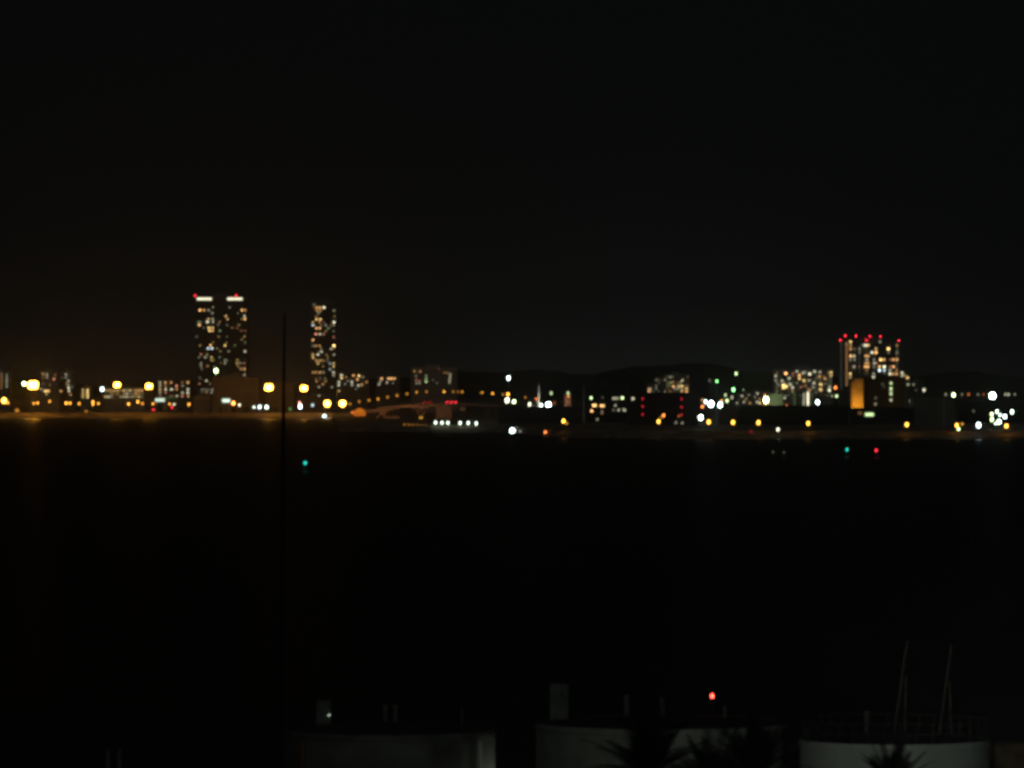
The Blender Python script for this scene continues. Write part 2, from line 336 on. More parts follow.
# ------------------------------------------------------------------ buildings
WS = 1.0
def building(name, label, cat, px0, px1, ytop, Y, depth, wall, wins=(), fl=3.0, group=None, roofstuff=True, balconies=False, parapet=True, grid=True, rz=0, extra=None, wsize=(1.4, 1.3)):
    x0, x1 = (px0-512)/F*Y, (px1-512)/F*Y
    top = CZ-(ytop-384)/F*Y; H = top-GZ; W = x1-x0
    t = thing(name, ((x0+x1)/2, Y, GZ), label, cat, group)
    hw = W/2
    link('wall', B(-hw, hw, 0, depth, -.5, H), wall, t)
    bm = bmesh.new()
    if parapet:
        for a in ((-hw-.15, hw+.15, -.15, .25), (-hw-.15, hw+.15, depth-.25, depth+.15), (-hw-.15, -hw+.25, .25, depth-.25), (hw-.25, hw+.15, .25, depth-.25)):
            box(bm, *a, H-.6, H+.9)
        link('parapet', bm, wall, t)
    bm = B(-hw+.25, hw-.25, .25, depth-.25, H-.1, H+.12)
    link('roof', bm, roofing, t)
    if roofstuff:
        bm = B(-hw*.35, hw*.25, depth*.35, depth*.75, H+.1, H+min(3, H*.12)+.6)
        link('machine_room', bm, wall, t)
    nf = max(1, int(H/fl)); nb = max(2, int(W/3.2)); bw = W/nb
    if grid:
        bm = bmesh.new()
        for f in range(nf):
            for k in range(nb):
                cx = -hw+bw*(k+.5); z = f*fl+1.0
                box(bm, cx-bw*.3, cx+bw*.3, -.05, .1, z, z+1.4)
        o = link('unlit_window', bm, glass, t); o['kind'] = 'stuff'
    if balconies:
        me = None
        for f in range(1, nf):
            if me is None:
                bm = bmesh.new()
                box(bm, -hw+.3, hw-.3, -1.3, -.003, -.12, .06); box(bm, -hw+.3, hw-.3, -1.3, -1.2, .06, .95)
                o = link('balcony', bm, wall, t); me = o.data
            else:
                o = bpy.data.objects.new('balcony', me); C.objects.link(o); o.parent = t
            o.location = (0, 0, f*fl+.5-.4)
    yo = -1.0 if balconies else -.12
    cache = {}
    for w in wins:
        px, py, c, s = w[:4]
        ww, wh = (w[4], w[5]) if len(w) > 5 else wsize
        x = (px-512)/F*Y-(x0+x1)/2; z = CZ-(py-384)/F*Y-GZ
        x = max(-hw+ww/2, min(hw-ww/2, x))
        key = (c, round(s, 2), ww, wh)
        if key not in cache:
            bm = B(-ww/2, ww/2, -.06, .06, -wh/2, wh/2)
            o = link('window', bm, glow(COL[c], 5.2*s**1.6), t); cache[key] = o.data
        else:
            o = bpy.data.objects.new('window', cache[key]); C.objects.link(o); o.parent = t
        if balconies:                       # glowing panes stand on the facade above each balcony rail
            z = round((z-1.9)/fl)*fl+1.9+(.0)
        o.location = (x, -.16, z)
    if extra: extra(t, hw, H, depth)
    return t
def gridwins(px0, px1, py0, py1, dx, dy, prob, cols, lo, hi, rnd):
    out = []; y = py0
    while y <= py1:
        x = px0
        while x <= px1:
            if rnd.random() < prob: out.append((x+rnd.uniform(-.2, .2), y, rnd.choice(cols), rnd.uniform(lo, hi)))
            x += dx
        y += dy
    return out
def beacon(t, x, y, z, s=3, r=.9, h=1.2, label=None):
    bm = tube(bmesh.new(), (0, 0, -h), (0, 0, 0), .12, .1)
    o = link('warning_light_mast', bm, dark_steel, t); o.location = (x, y, z)
    l = link('warning_light', blob(bmesh.new(), (0, 0, r*.6), r*.9, r*.9, r*1.15, 1), glow(COL['R'], s, True), o, True)
    if label: l['label'] = label

T1 = [(200,311.5,'o',1),(204,311.5,'o',.6),(208.5,311.5,'w',.3),(208.5,318.5,'y',.5),(212.5,318.5,'w',.35),(207.5,322.5,'w',.8),(213,323,'w',.4),
(199.5,326,'o',.8),(209,326.5,'y',.8),(212.5,326.5,'y',.7),(209.5,329.4,'y',.8),(212.5,329.4,'o',.7),(212,332,'o',.4),(201.5,320.5,'w',.12),(196.5,335.7,'b',.15),
(225.5,316.5,'o',.8),(227.5,319,'o',.5),(219.5,321.5,'o',.25),(227,323.5,'w',.15),(242,309.5,'o',.8),(245,309.5,'o',.45),(244.5,316.3,'w',.5),(245,319.2,'o',.8),
(242,320,'y',.25),(232,328.5,'o',.22),(237,328.5,'r',.22),(241,331,'r',.2),(245,330.5,'r',.2),(218.5,337,'o',.25),(227,336,'w',.12),(244.5,337,'o',.3),(242,339.5,'y',.2),
(229.7,306,'w',.2),(200,344.5,'y',.25),(210.5,344.5,'o',.8),(213,341.3,'y',.2),(208,347.6,'b',.7),(212,347.6,'b',.8),(225,345,'y',.7),(226.5,341.5,'y',.2),(245,350.5,'w',.5),
(201,354.5,'r',.35),(205.5,357,'w',.35),(211.5,357,'y',.45),(211.5,360,'y',.35),(199,358.5,'w',.2),(201,363.3,'w',.25),(201,366.2,'w',.25),(207.5,367,'o',.3),(202,369.2,'w',.15),
(225,360,'w',.25),(225,363,'w',.3),(237.5,361,'y',.3),(237,364.2,'y',.4),(238,367,'y',.25),(244,363,'r',.3),(241,369.5,'o',.4),(244.5,369,'o',.55),(234.5,373.5,'w',.25),
(237.4,373.5,'w',.25),(244.5,374.5,'w',.3),(224.5,376.5,'w',.25),(231,379,'o',.4),(206.5,381.5,'w',.45),(210,384,'y',.2),(200,379,'w',.15),(199.5,384,'r',.3),
(202,389.5,'w',.2),(205,389.5,'w',.2),(208,389.5,'w',.2),(206.5,392.4,'o',.3),(212.5,391,'w',.45),(211.5,394,'w',.25),(202,392.4,'w',.12)]
rt = random.Random(11)
T1 += [(rt.uniform(198, 246), 300+2.94*rt.randint(2, 31), rt.choice('wyog'), rt.uniform(.14, .26)) for _ in range(26)]
def t1x(t, hw, H, d):
    for (a, b, lb) in ((197.2, 211.8, 'left row of white roof lights'), (227.6, 242.6, 'right row of white roof lights')):
        Y = 5900; n = 5
        for i in range(n):
            xa = (a+(b-a)*(i)/n-512)/F*Y-t.location.x; xb = (a+(b-a)*(i+.86)/n-512)/F*Y-t.location.x
            o = link('roof_light', B(xa, xb, -.5, -.2, H-2.5, H-.4), glow(COL['w'], 2.0), t); o['label'] = 'one of the '+lb
    beacon(t, -hw+.2, 1, H+1.2, 4, 1.1, label='red light on the left roof corner'); beacon(t, (236.2-512)/F*5900-t.location.x, 1, H+1.2, 4, 1.1, label='red light above the right roof lights')
building('apartment_tower', 'wide tall apartment tower topped by two rows of white roof lights', 'tower', 195, 248, 297.5, 5900, 38, tower_wall, T1, 3.05, balconies=True, extra=t1x)
T2 = [(314,304.5,'w',.2),(317,306.5,'o',.6),(320,306.5,'o',.6),(317,309.3,'o',.45),(320.3,309.3,'o',.45),(324,307,'w',.9),(318.5,312.3,'w',.25),(334,309.5,'w',.25),
(313,321,'y',.5),(316.5,318.5,'y',.7),(320.3,318.5,'y',.8),(313,326.4,'b',.6),(319.5,323.5,'o',.35),(323.7,323.5,'r',.2),(325.8,326,'w',.25),(316.5,329,'o',.7),(319.8,329,'o',.7),
(334,321.5,'w',1.0),(333.8,324.3,'w',.25),(316,335,'r',.7),(320,335.3,'w',.5),(323.7,333.5,'r',.35),(333.5,330.5,'w',.15),(333.7,337.5,'r',.3),(313,339.7,'o',.7),
(316,344.8,'o',.4),(319.7,344.8,'o',.4),(313,345,'w',.2),(334,347,'y',1.4),(331.2,347.5,'w',.4),(334,355,'w',.3),(321.5,352.5,'w',.5),(318,355,'w',.6),(313,355,'y',.5),
(313,358.6,'y',.6),(316.5,361.5,'o',.5),(320,361.5,'o',.5),(323,361.5,'o',.3),(318,364.7,'y',.5),(323,366.5,'o',.25),(330,364,'b',.35),(333.7,363.5,'y',.5),(333.7,366.6,'y',.5),
(330,369,'b',.35),(313,371.5,'o',.4),(316,371.5,'o',.4),(320,371.5,'o',.5),(323.5,371.5,'w',.25),(333.5,371.5,'w',.5),(333.5,374.5,'w',.35),(316.5,381,'o',.35),(323,383,'o',.4),
(319,387,'w',.3),(332,388,'w',.25),(319,394.5,'w',.4),(316,377.5,'o',.15),(320,377.5,'w',.15),(325,377,'w',.15)]
T2 += [(rt.uniform(312, 335), 305+2.94*rt.randint(0, 29), rt.choice('wyog'), rt.uniform(.14, .26)) for _ in range(20)]
building('apartment_tower', 'slim tall apartment tower with scattered lit windows and a dark roof', 'tower', 310.5, 337, 302.5, 5800, 27, tower_wall, T2, 3.0, balconies=True)
TB = [(850.5,342,'y',.6,1.5,1.5),(850.5,345,'o',.3),(850.5,348,'o',.4),(850.7,356.5,'o',.7),(854,356.5,'w',.4),(850.4,359.2,'w',.2),(854,366,'w',.3),(850.2,374,'y',.6),(850.2,376.4,'y',.3),(859.5,348,'w',.2),(859.5,351,'w',.15),(854.5,361,'w',.2),(854.5,350,'w',.12),(859.3,365.5,'r',.15),
(865.7,347,'w',.6),(868.3,347,'y',.5),(863.5,347,'w',.3),(866,354.3,'o',.5),(868.5,354.3,'o',.4),(867,360,'w',.3),(865.3,365,'o',.6),(868,365,'o',.6),(866,362.5,'o',.4),(868.3,362,'o',.35),(867,371,'o',.2),
(872,354,'w',.6),(876,347.5,'y',.4),(876,351.8,'o',.8),(880,342,'w',.22),(874.3,363.5,'w',.35),(876.5,364,'r',.25),(874,367,'w',.18),(874,360,'w',.2),(888.4,350,'y',1.0),(888.5,354,'w',.15),
(880.7,358.6,'y',.9),(884,359,'o',.5),(890.5,359,'r',.2),(893.5,359,'o',.5),(897,347,'o',.25),(897,352,'w',.18),(897,361,'o',.5),(897,358,'o',.3),(879.5,366.5,'y',.6),(884.3,366.2,'w',.8),(879.5,370.6,'b',.8),
(884.3,368.8,'b',.5),(893.5,366.3,'o',.6),(890.5,366.5,'r',.25),(890,373,'w',.6),(893,373,'o',.4),(896.5,373,'o',.45),(890,370,'w',.3),(896.5,370.3,'o',.25),(873.5,377.5,'w',.6),(880,377.5,'o',1.1),(884.5,375.5,'w',.18),(873.7,374.5,'w',.25)]
def tbx(t, hw, H, d):
    Y = 4700
    def X(px): return (px-512)/F*Y-t.location.x
    def Z(py): return CZ-(py-384)/F*Y-GZ
    o = link('stairwell_window', B(X(845.8), X(847.4), -.3, -.05, Z(386), Z(342.5)), glow((1, .5, .2), .42), t); o['label'] = 'tall amber stairwell glazing'
    o = link('stairwell_window', B(X(840.6), X(841.8), -.3, -.05, Z(390), Z(343)), glow((.9, .9, .7), .06), t); o['label'] = 'tall dim stairwell glazing at the left edge'
    for px, y0, y1, w_, s_ in ((855, 350, 372, .8, .07), (859.4, 345, 374, .9, .08), (864, 346, 375, .8, .06), (874, 352, 378, .8, .10), (890, 366, 374, .9, .1), (897.2, 345, 374, .9, .12), (850.8, 342, 378, .9, .09), (866.8, 346, 376, 1.6, .10)):
        link('stairwell_window', B(X(px-w_/2), X(px+w_/2), -.2, -.05, Z(y1), Z(y0)), glow(COL['y' if px in (850.8, 866.8) else 'w'], s_), t)
    for px, py, y in ((840.4, 340, 0), (846, 335.4, 9), (856.6, 335.6, 9), (866.6, 340, 0), (870.5, 336, 9), (881, 336, 9), (899, 340.4, 0)):
        z = Z(py)+(.0)
        beacon(t, X(px), y, z-.5, 14, .43, h=z-.5-H)
building('apartment_tower', 'broad apartment tower crowned by seven red lights with an amber lit stairwell', 'tower', 839.6, 900.2, 342, 4700, 26, tower_wall, TB, 2.95, balconies=True, extra=tbx, wsize=(1.5, 1.5))
AA = [(776,376,'w',.4),(776,380.5,'w',.25),(785.8,373.5,'o',.9),(789,378.5,'w',.6),(793,373.5,'r',.2),(782,381,'w',.35),(783.5,385.3,'y',.9),(786.2,386.5,'y',.8),(783.5,387.8,'y',.7),(790,384.5,'w',.4),(792.5,387.5,'w',.4),(792.5,390,'r',.25),
(797,371.5,'w',.3),(799.7,375.5,'o',.7),(799.5,378.5,'y',.5),(804,380.5,'y',.5),(803,373,'w',.3),(805.5,372,'w',.2),(809.7,374,'w',.6),(809,380.5,'w',.25),(814.5,371.5,'w',.35),(820,372.5,'w',.45),(819.5,376.5,'o',.35),(814,383,'w',.35),
(825,378.5,'o',.35),(830.7,372.5,'y',.7),(830.7,375.8,'y',.5),(820.7,384.5,'y',.9),(820.7,389.5,'y',.8),(830,387,'w',.4),(829.8,390.3,'w',.8),(813.5,387.5,'w',.2),(809.5,390,'o',.3),(801,387,'r',.2),(806,386,'o',.2),(778.5,385,'w',.15),(797,383,'w',.15),(816.5,378,'w',.12),(825,384,'w',.12)]
rr = random.Random(3)
AA += gridwins(777, 829, 373, 396, 3.9, 3.2, .42, 'wwyog', .04, .13, rr)
def aax(t, hw, H, d):
    Y = 4350
    def X(px): return (px-512)/F*Y-t.location.x
    def Z(py): return CZ-(py-384)/F*Y-GZ
    for a, b, y0, y1, c, s in ((803.4, 804.6, 393, 407, 'w', .6), (807.2, 808.7, 392, 406.4, 'w', 2.2), (802.2, 803, 400, 407, 'w', .14), (793, 796, 393, 407, 'g', .05), (812, 813, 392, 405, 'g', .05), (776, 776.8, 373, 398, 'w', .09), (780.5, 781.3, 374, 398, 'g', .05), (788.5, 789.2, 373, 396, 'w', .06), (797.6, 798.4, 372, 392, 'g', .05), (806, 806.8, 371, 390, 'y', .06), (815.6, 816.4, 372, 392, 'g', .05), (820.4, 821.2, 372, 394, 'w', .08), (830, 831, 371, 393, 'w', .12)):
        link('stairwell_window', B(X(a), X(b), -.3, -.05, Z(y1), Z(y0)), glow(COL[c], s), t)
building('apartment_block', 'long pale apartment block with many lit windows and two white stairwell strips', 'apartment block', 773.6, 833, 370, 4350, 16, pale_wall, AA, 2.9, extra=aax, wsize=(1.5, 1.5))
# distant stepped apartment block
for k, (a, b, yt, lb) in enumerate(((647, 655, 384, 'lowest left end of the faint stepped apartment block on the horizon'), (655, 664, 378, 'middle step of the faint apartment block on the horizon'), (664, 689, 375, 'tall right part of the faint apartment block on the horizon'))):
    w = gridwins(a+1.2, b-1, yt+2, 394, 2.5, 2.9, .5, 'wywgo', .08, .3, random.Random(20+k))
    if k == 0: w += [(649, 391.5, 'o', .8), (649, 389, 'o', .5)]
    if k == 2: w += [(673.5, 386.5, 'o', .8), (679, 386.5, 'y', .5), (682, 386, 'y', .8), (686.5, 388.5, 'o', .6), (686.5, 391.5, 'o', .8), (682, 391, 'o', .6), (682, 381, 'y', .45), (673, 382, 'o', .35)]
    building('apartment_block', lb, 'apartment block', a, b, yt, 6600, 14, pale_wall, w, 2.9, 'stepped blocks on the horizon', roofstuff=(k == 2), wsize=(1.5, 1.6))
# left low blocks
R5 = random.Random(5)
building('apartment_block', 'apartment block cut by the left edge of the photo with faint window columns', 'apartment block', -12, 10, 371.5, 5600, 14, pale_wall,
         [(1.5, y, 'o', .22) for y in (376, 379, 382, 385, 388)]+[(6.8, y, 'w', .2+.05*(i % 3)) for i, y in enumerate((375, 378, 381, 384, 386.5))]+[(1.5, 373.5, 'w', .15)], 2.95)
building('apartment_block', 'apartment block behind the brightest floodlight mast with faint warm windows', 'apartment block', 39, 58, 371.5, 5600, 14, pale_wall,
         [(43, 374, 'o', .35), (47, 374.5, 'w', .3), (47, 377.5, 'w', .25), (43, 378, 'o', .2), (54, 379, 'r', .5), (46, 391, 'y', .8), (48.5, 391, 'o', .7), (44.5, 391, 'y', .5), (46.5, 394, 'y', .4), (41, 389, 'w', .3), (55, 375, 'o', .2), (50, 385, 'o', .2), (43, 384, 'w', .15)], 2.95)
building('apartment_block', 'apartment block with a column of whitish windows right of the brightest mast', 'apartment block', 59.5, 74, 371.5, 5620, 14, pale_wall,
         [(66, 374.5, 'w', .3), (66, 377.5, 'w', .25), (68.5, 381, 'w', .35), (66.5, 384, 'o', .25), (68.5, 388, 'w', .6), (69, 391, 'w', .5), (61, 391, 'o', .5), (70.5, 394.5, 'o', .35), (68.5, 385, 'w', .3), (62, 378, 'w', .12), (72, 387, 'w', .15)], 2.95)
building('apartment_block', 'small apartment block with two bright columns of lit windows', 'apartment block', 80.5, 92, 387.5, 5500, 12, pale_wall,
         [(x, y, 'y', s) for x, s in ((83, .4), (87.6, .65)) for y in (390, 392.4, 394.8, 397.2)], 2.3)
building('apartment_block', 'long low apartment block with rows of warm lights between the second and third masts', 'apartment block', 103, 146, 387.5, 5400, 12, pale_wall,
         [(105.5+i*3.05, y, R5.choice('yyow'), R5.uniform(.15, .5)) for i in range(13) for y in (390.5, 393.7, 396.8) if R5.random() < .85], 3.0)
building('apartment_block', 'dark apartment block with scattered small windows left of the wide tower', 'apartment block', 157, 191, 380, 5500, 14, tower_wall,
         gridwins(160, 189, 382.5, 398, 5.6, 3.4, .75, 'oowr', .2, .6, R5), 2.95)
building('apartment_block', 'low apartment block right of the slim tower with bright windows', 'apartment block', 337.5, 368.5, 373.2, 5500, 14, tower_wall,
         [(341.5,375.2,'w',.6),(341.5,378.2,'y',.7),(353.5,375.5,'o',.6),(359,375.8,'y',.8),(352,382,'w',.5),(352,385,'w',.35),(357.5,379.5,'o',.6),(358.5,385.5,'w',.5),(362,384.5,'o',.45),(366.5,382,'o',.35),(338.8,385,'w',.5),(339,382,'w',.5),(339,391,'y',.4),(346,377,'o',.25),(348,381,'w',.2),(345,384,'w',.2),(363,377,'w',.2),(356,389,'w',.15)], 2.95)
building('apartment_block', 'small block with a row of four orange lights under its roof', 'apartment block', 376, 400, 376.6, 5500, 14, tower_wall,
         [(381.6,378.6,'o',.7),(388.4,378.6,'o',.7),(391.3,378.6,'o',.8),(394.4,378.6,'o',.6),(380.4,381.5,'w',.3),(379,384.3,'w',.35),(387,382.5,'w',.35),(393,383,'w',.15)], 2.95)
building('apartment_block', 'grey apartment block with faint pale windows behind the bridge', 'apartment block', 411, 457, 368.4, 5300, 14, pale_wall,
         [(414.5,371.3,'o',.28),(420.2,371.6,'o',.3),(416,376,'w',.15),(416.3,380,'r',.25),(419.5,381,'r',.25),(416.5,383.2,'w',.2),(419.6,383.2,'w',.2),(426.2,375.5,'g',.2),(426.2,378.5,'g',.28),(426.2,381.5,'g',.5),(437,383,'w',.12),(444.5,372.6,'o',.18),(447.5,372.9,'o',.2),(450.3,374.5,'w',.28),(450,377.5,'w',.3),(449.6,380.5,'w',.3),(449.6,382.8,'w',.2),(439,368.9,'r',.1),(433,380,'w',.1)], 2.95)
# warehouse behind the quay
def rib(t, hw, H, d):
    bm = bmesh.new(); n = int(hw*2/3)
    for i in range(n+1):
        x = -hw+.1+i*(hw*2-.2)/n; box(bm, x-.12, x+.12, -.2, -.003, 0, H-.7)
    o = link('cladding_rib', bm, shed_wall, t); o['kind'] = 'stuff' if n > 100 else 'thing'
    for x in (-hw*.6, -hw*.1, hw*.45):
        link('roller_door', B(x-2.5, x+2.5, -.35, -.205, 0, 5), dark_wall, t)
building('warehouse', 'large brown warehouse in front of the wide tower, dimly lit by a mast', 'warehouse', 212.5, 259, 378.3, 5130, 40, shed_wall, fl=5, extra=rib, grid=False)
building('warehouse', 'lower brown warehouse behind the near pole', 'warehouse', 261, 294, 383.5, 5150, 40, shed_wall, fl=5, extra=rib, grid=False)
building('quay_shed', 'low dark shed between the slim tower and the orange awning', 'shed', 296, 322, 397, 5200, 20, shed_wall, fl=4, grid=False, roofstuff=False)
building('port_office', 'low dark quay building left of the white canopy', 'office', 30, 60, 398, 5200, 18, tower_wall, [(34, 395.5+4, 'o', .1)], 3, roofstuff=False)
building('port_office', 'low dark office at the foot of the wide tower', 'office', 193, 211, 397, 5150, 18, tower_wall, fl=3, roofstuff=False)
# glowing canopies
def canopy(px0, px1, py0, py1, Y, c, s, label):
    p = at((px0+px1)/2, py1, Y); w = (px1-px0)/F*Y; h = (py1-py0)/F*Y
    t = thing('lit_canopy', (p.x, Y, GZ), label, 'canopy'); H = p.z-GZ
    link('roof_slab', B(-w/2-.4, w/2+.4, -.2, 8, H+h, H+h+.4), pale_wall, t)
    link('light_panel', B(-w/2, w/2, -.1, .3, H, H+h), glow(COL[c], s, True), t)
    for x in (-w/2+.6, w/2-.6):
        for y in (.8, 7): link('column', B(x-.25, x+.25, y-.25, y+.25, -.3, H+h), concrete, t)
    return t
canopy(155.2, 164.6, 398.4, 401.6, 5080, 'H', 1.1, 'wide glowing white canopy below the third floodlight mast')
canopy(165.6, 176.5, 396.6, 398.6, 5100, 'G', .06, 'dim greenish canopy attached right of the white one')
canopy(222.3, 230, 399, 402.2, 5060, 'H', 1.5, 'bright white panel canopy under the brown warehouse')
canopy(855, 874.4, 413.2, 416.2, 3450, 'g', .0, '')if False else None

# dark offices and sheds, right
building('office_block', 'dark office block with orange and white windows right of the spire', 'office block', 584, 628.5, 386, 3800, 20, dark_wall,
         [(591.2,397.9,'g',.8),(593.5,405.4,'o',.9),(595.5,405.4,'y',.7),(601.2,405.8,'o',.8),(603.4,405.8,'y',.6),(591.8,411,'o',.8),(602,413,'o',.2),(602,410.8,'w',.12),(597.3,419.4,'w',.2),(613.5,398.4,'w',.3),(616,398.4,'w',.3),(602.5,397.5,'w',.08),
          (622.4,398,'g',.9),(618.5,398.4,'w',.2),(615.4,405.5,'w',.25),(618.6,410,'w',.28),(613.5,410,'w',.12),(624.6,410.2,'w',.35),(623,409,'w',.15)], 3.2, wsize=(1.2, 1.3))
building('dark_warehouse', 'black windowless warehouse with two vertical rows of red lights', 'warehouse', 629, 699, 393.5, 3600, 60, dark_wall, [(633, 398.6, 'w', .45)], fl=6, grid=False, roofstuff=False, wsize=(1.2, 1.3))
def redpole(px, ys, Y, label):
    p = at(px, ys[0], Y); t = thing('warning_light_mast', (p.x, Y, GZ), label, 'mast', 'masts with three red lights')
    bm = bmesh.new()
    H = p.z-GZ+1
    for a, b in ((-.4, -.4), (.4, -.4), (.4, .4), (-.4, .4)): tube(bm, (a, b, -.3), (a*.6, b*.6, H), .06, .05, 5)
    for k in range(int(H/1.2)):
        z = k*1.2; tube(bm, (-.4, -.4, z), (.4, -.4, z+1.2), .03, .03, 4); tube(bm, (.4, .4, z), (-.4, .4, z+1.2), .03, .03, 4)
    link('lattice', bm, dark_steel, t)
    for y in ys:
        z = CZ-(y-384)/F*Y-GZ
        link('red_light', blob(bmesh.new(), (0, -.7, z), .45, .45, .7, 1), glow(COL['R'], 1.3, True), t, True)
redpole(642.6, (398.6, 406.5, 414.4), 3590, 'left mast with three stacked red lights before the black warehouse')
redpole(681.6, (398.9, 407, 414.8), 3590, 'right mast with three stacked red lights before the black warehouse')
lamp(678.8, 416, 3580, 'O', 1.7, .9, 'small dim reddish lamp beside the lowest light of the right red mast')
building('long_shed', 'long black shed roof in front of the pale apartment block', 'shed', 740, 849, 407, 3600, 50, dark_wall, fl=6, grid=False, roofstuff=False)
building('brown_shed', 'low brownish shed right of the large round white lamp', 'shed', 718, 739, 409, 3640, 30, shed_wall, fl=6, grid=False, roofstuff=False)
building('grey_hall', 'wide dim grey hall between the amber shore lamps on the right', 'hall', 914, 955, 399, 3700, 40, mat('grey hall wall', (.22, .23, .20), noise=.3, scale=.1), fl=5, grid=False, roofstuff=False)
building('dark_depot', 'dark depot behind the cluster of yard lamps at the right edge', 'depot', 958, 1040, 401.5, 3750, 40, dark_wall, [(973.5, 411, 'w', .1)], fl=5, grid=False, roofstuff=False)
# low lit town between the yard and the apartment block
for a, b, yt, Y, lb, ww in ((738, 752, 393.5, 4700, 'left low house block in the grey lit town below the hill', [(742, 396, 'w', .3), (746, 399, 'y', .2), (749, 395, 'w', .15), (744, 402, 'w', .25), (750, 403, 'o', .25)]),
                        (753, 763, 391.5, 4750, 'taller middle house block in the grey lit town below the hill', [(757.5, 393.5, 'w', .3), (755, 397, 'w', .15), (760, 399, 'o', .25), (757, 402, 'w', .3), (760, 403, 'y', .5)]),
                        (763.5, 772.5, 393, 4700, 'right house block beside the yellow white floodlight', [(765, 395, 'o', .4), (769, 398, 'y', .3), (768, 402.5, 'y', .6), (771, 404, 'y', .5), (764.8, 403.5, 'y', .6)])):
    building('house_block', lb, 'house block', a, b, yt, Y, 12, pale_wall, ww, 2.9, 'low blocks of the grey lit town', wsize=(1.6, 1.4))
building('lit_wall_building', 'pale low building washed by the yellow white floodlight', 'building', 770, 783, 395.5, 4000, 12, pale_wall, fl=3, grid=False, roofstuff=False)
building('service_block', 'dark block in front of the red crowned tower with a column of lit windows', 'office block', 864, 905, 379, 3900, 24, dark_wall,
         [(891,383.3,'g',.45),(891,388.5,'g',.5),(891,391.2,'w',.3),(891,394,'g',.45),(891,400,'w',.35),(884,387,'w',.05),(875.5,404,'w',.2),(875.6,398,'w',.1),(875.5,409,'w',.12),(899,415,'w',.1),(882.4,384,'w',.08)], 2.9, wsize=(1.3, 1.5))
building('terraced_block', 'stepped low block at the right foot of the red crowned tower', 'apartment block', 900.6, 911.5, 371.5, 4600, 14, tower_wall,
         [(902,372.8,'w',.5),(902,375.6,'w',.35),(904.6,375.5,'y',.3),(907.5,377.8,'y',.6),(902.3,384.5,'w',.15),(908,384.5,'w',.3)], 2.8)
building('terraced_block', 'lowest dark block right of the stepped one', 'apartment block', 912, 922, 381, 4600, 14, tower_wall, [(913.5, 384.5, 'w', .2), (916, 390, 'w', .08)], 2.8)

# building with the amber lit flank
def orange_building():
    Y = 3860
    def P(px, y=Y): return (px-512)/F*y
    ox = P(857.3); z1 = CZ-(378.8-384)/F*Y-GZ
    t = thing('amber_lit_building', (ox, Y, GZ), 'narrow building whose ribbed wall glows amber under floodlights', 'building')
    w = 11.5/F*Y/2
    bm = bmesh.new()
    box(bm, -w, w, 0, 16, -.4, z1-2.2); 
    link('wall', bm, mat('ochre rib wall', (.52, .36, .16), noise=.25, scale=.35), t)
    # stepped crown: left shoulder lower
    link('upper_wall', B(-w*.45, w, .02, 15.9, z1-2.2, z1-.2), MATS['ochre rib wall'], t)
    bm = bmesh.new()
    for k, dd, ww in ((-.92, .5, .2), (-.6, 1.1, .26), (-.22, .5, .2), (.02, 1.2, .3), (.34, .5, .2), (.62, 1.1, .24), (.93, .6, .2)):
        box(bm, k*w-ww, k*w+ww, -dd, -.003, 0, z1-2.4-(1.2 if k < -.5 else 0))
    o = link('wall_rib', bm, MATS['ochre rib wall'], t)
    link('roof', B(-w*.5, w+.1, -.3, 16.1, z1-.2, z1+.15), roofing, t)
    # amber floodlights standing on the ground before it, behind the long shed
    for i, x in enumerate((-2.4, 2.0)):
        f = thing('ground_floodlight', (ox+x, Y-15, GZ), ('left' if i == 0 else 'right')+' amber ground floodlight at the foot of the ribbed glowing wall', 'floodlight', 'ground floodlights of the amber wall')
        link('stand', tube(bmesh.new(), (0, 0, -.2), (0, 0, 5.6), .12, .08), dark_steel, f)
        link('lamp_face', B(-.8, .8, .3, .36, 5.6, 6.6), glow((1, .50, .06), 560, True), f)
        link('housing', B(-.9, .9, -.1, .297, 5.5, 6.7), dark_steel, f)
    return t
orange_building()
building('dark_block', 'low black shed hiding the foot of the amber glowing wall', 'shed', 850, 911, 409.2, 3700, 30, dark_wall, fl=6, grid=False, roofstuff=False)
building('dark_block', 'low black box added to darken the shore between the bridge and the office block', 'shed', 498, 583, 407.6, 3760, 30, dark_wall, fl=6, grid=False, roofstuff=False)  # added block keeps the shore dark and covers posts and the spire light
def sign(px0, px1, py0, py1, Y, c, s, name, label, cat, legs=True):
    p = at((px0+px1)/2, py1, Y); w = (px1-px0)/F*Y; h = (py1-py0)/F*Y
    t = thing(name, (p.x, Y, GZ), label, cat); H = p.z-GZ
    link('frame', B(-w/2-.12, w/2+.12, 0, .5, H-.12, H+h+.12), dark_steel, t)
    link('lit_panel', B(-w/2, w/2, -.06, -.003, H, H+h), glow(COL[c], s, w*h > 3), t)
    for x in (-w*.35, w*.35): link('post', B(x-.12, x+.12, .1, .4, -.3, H-.12), dark_steel, t)
    return t
sign(865.2, 873.6, 413, 416, 3560, 'g', 1.5, 'lit_sign', 'yellow green lit sign panel below the dark service block', 'sign')
sign(858, 862, 411.5, 414.5, 3562, 'o', .14, 'lit_sign', 'dim amber sign panel left of the yellow green one', 'sign')
sign(459.6, 465.4, 407.4, 410.6, 4150, 'o', .05, 'road_sign', 'dim brownish sign panel right of the bridge abutment', 'sign')
building('hut', 'small brown hut right of the brilliant white lamp and left of the dark office block', 'hut', 565, 570.6, 397, 3900, 8, mat('brick red wall', (.42, .17, .09), noise=.3, scale=.4), fl=3, grid=False, roofstuff=False)
# street lamp lighting the brown hut
lamp(568.6, 396.4, 3890, 'O', 1.2, 6, 'tiny orange lamp on the brown hut')

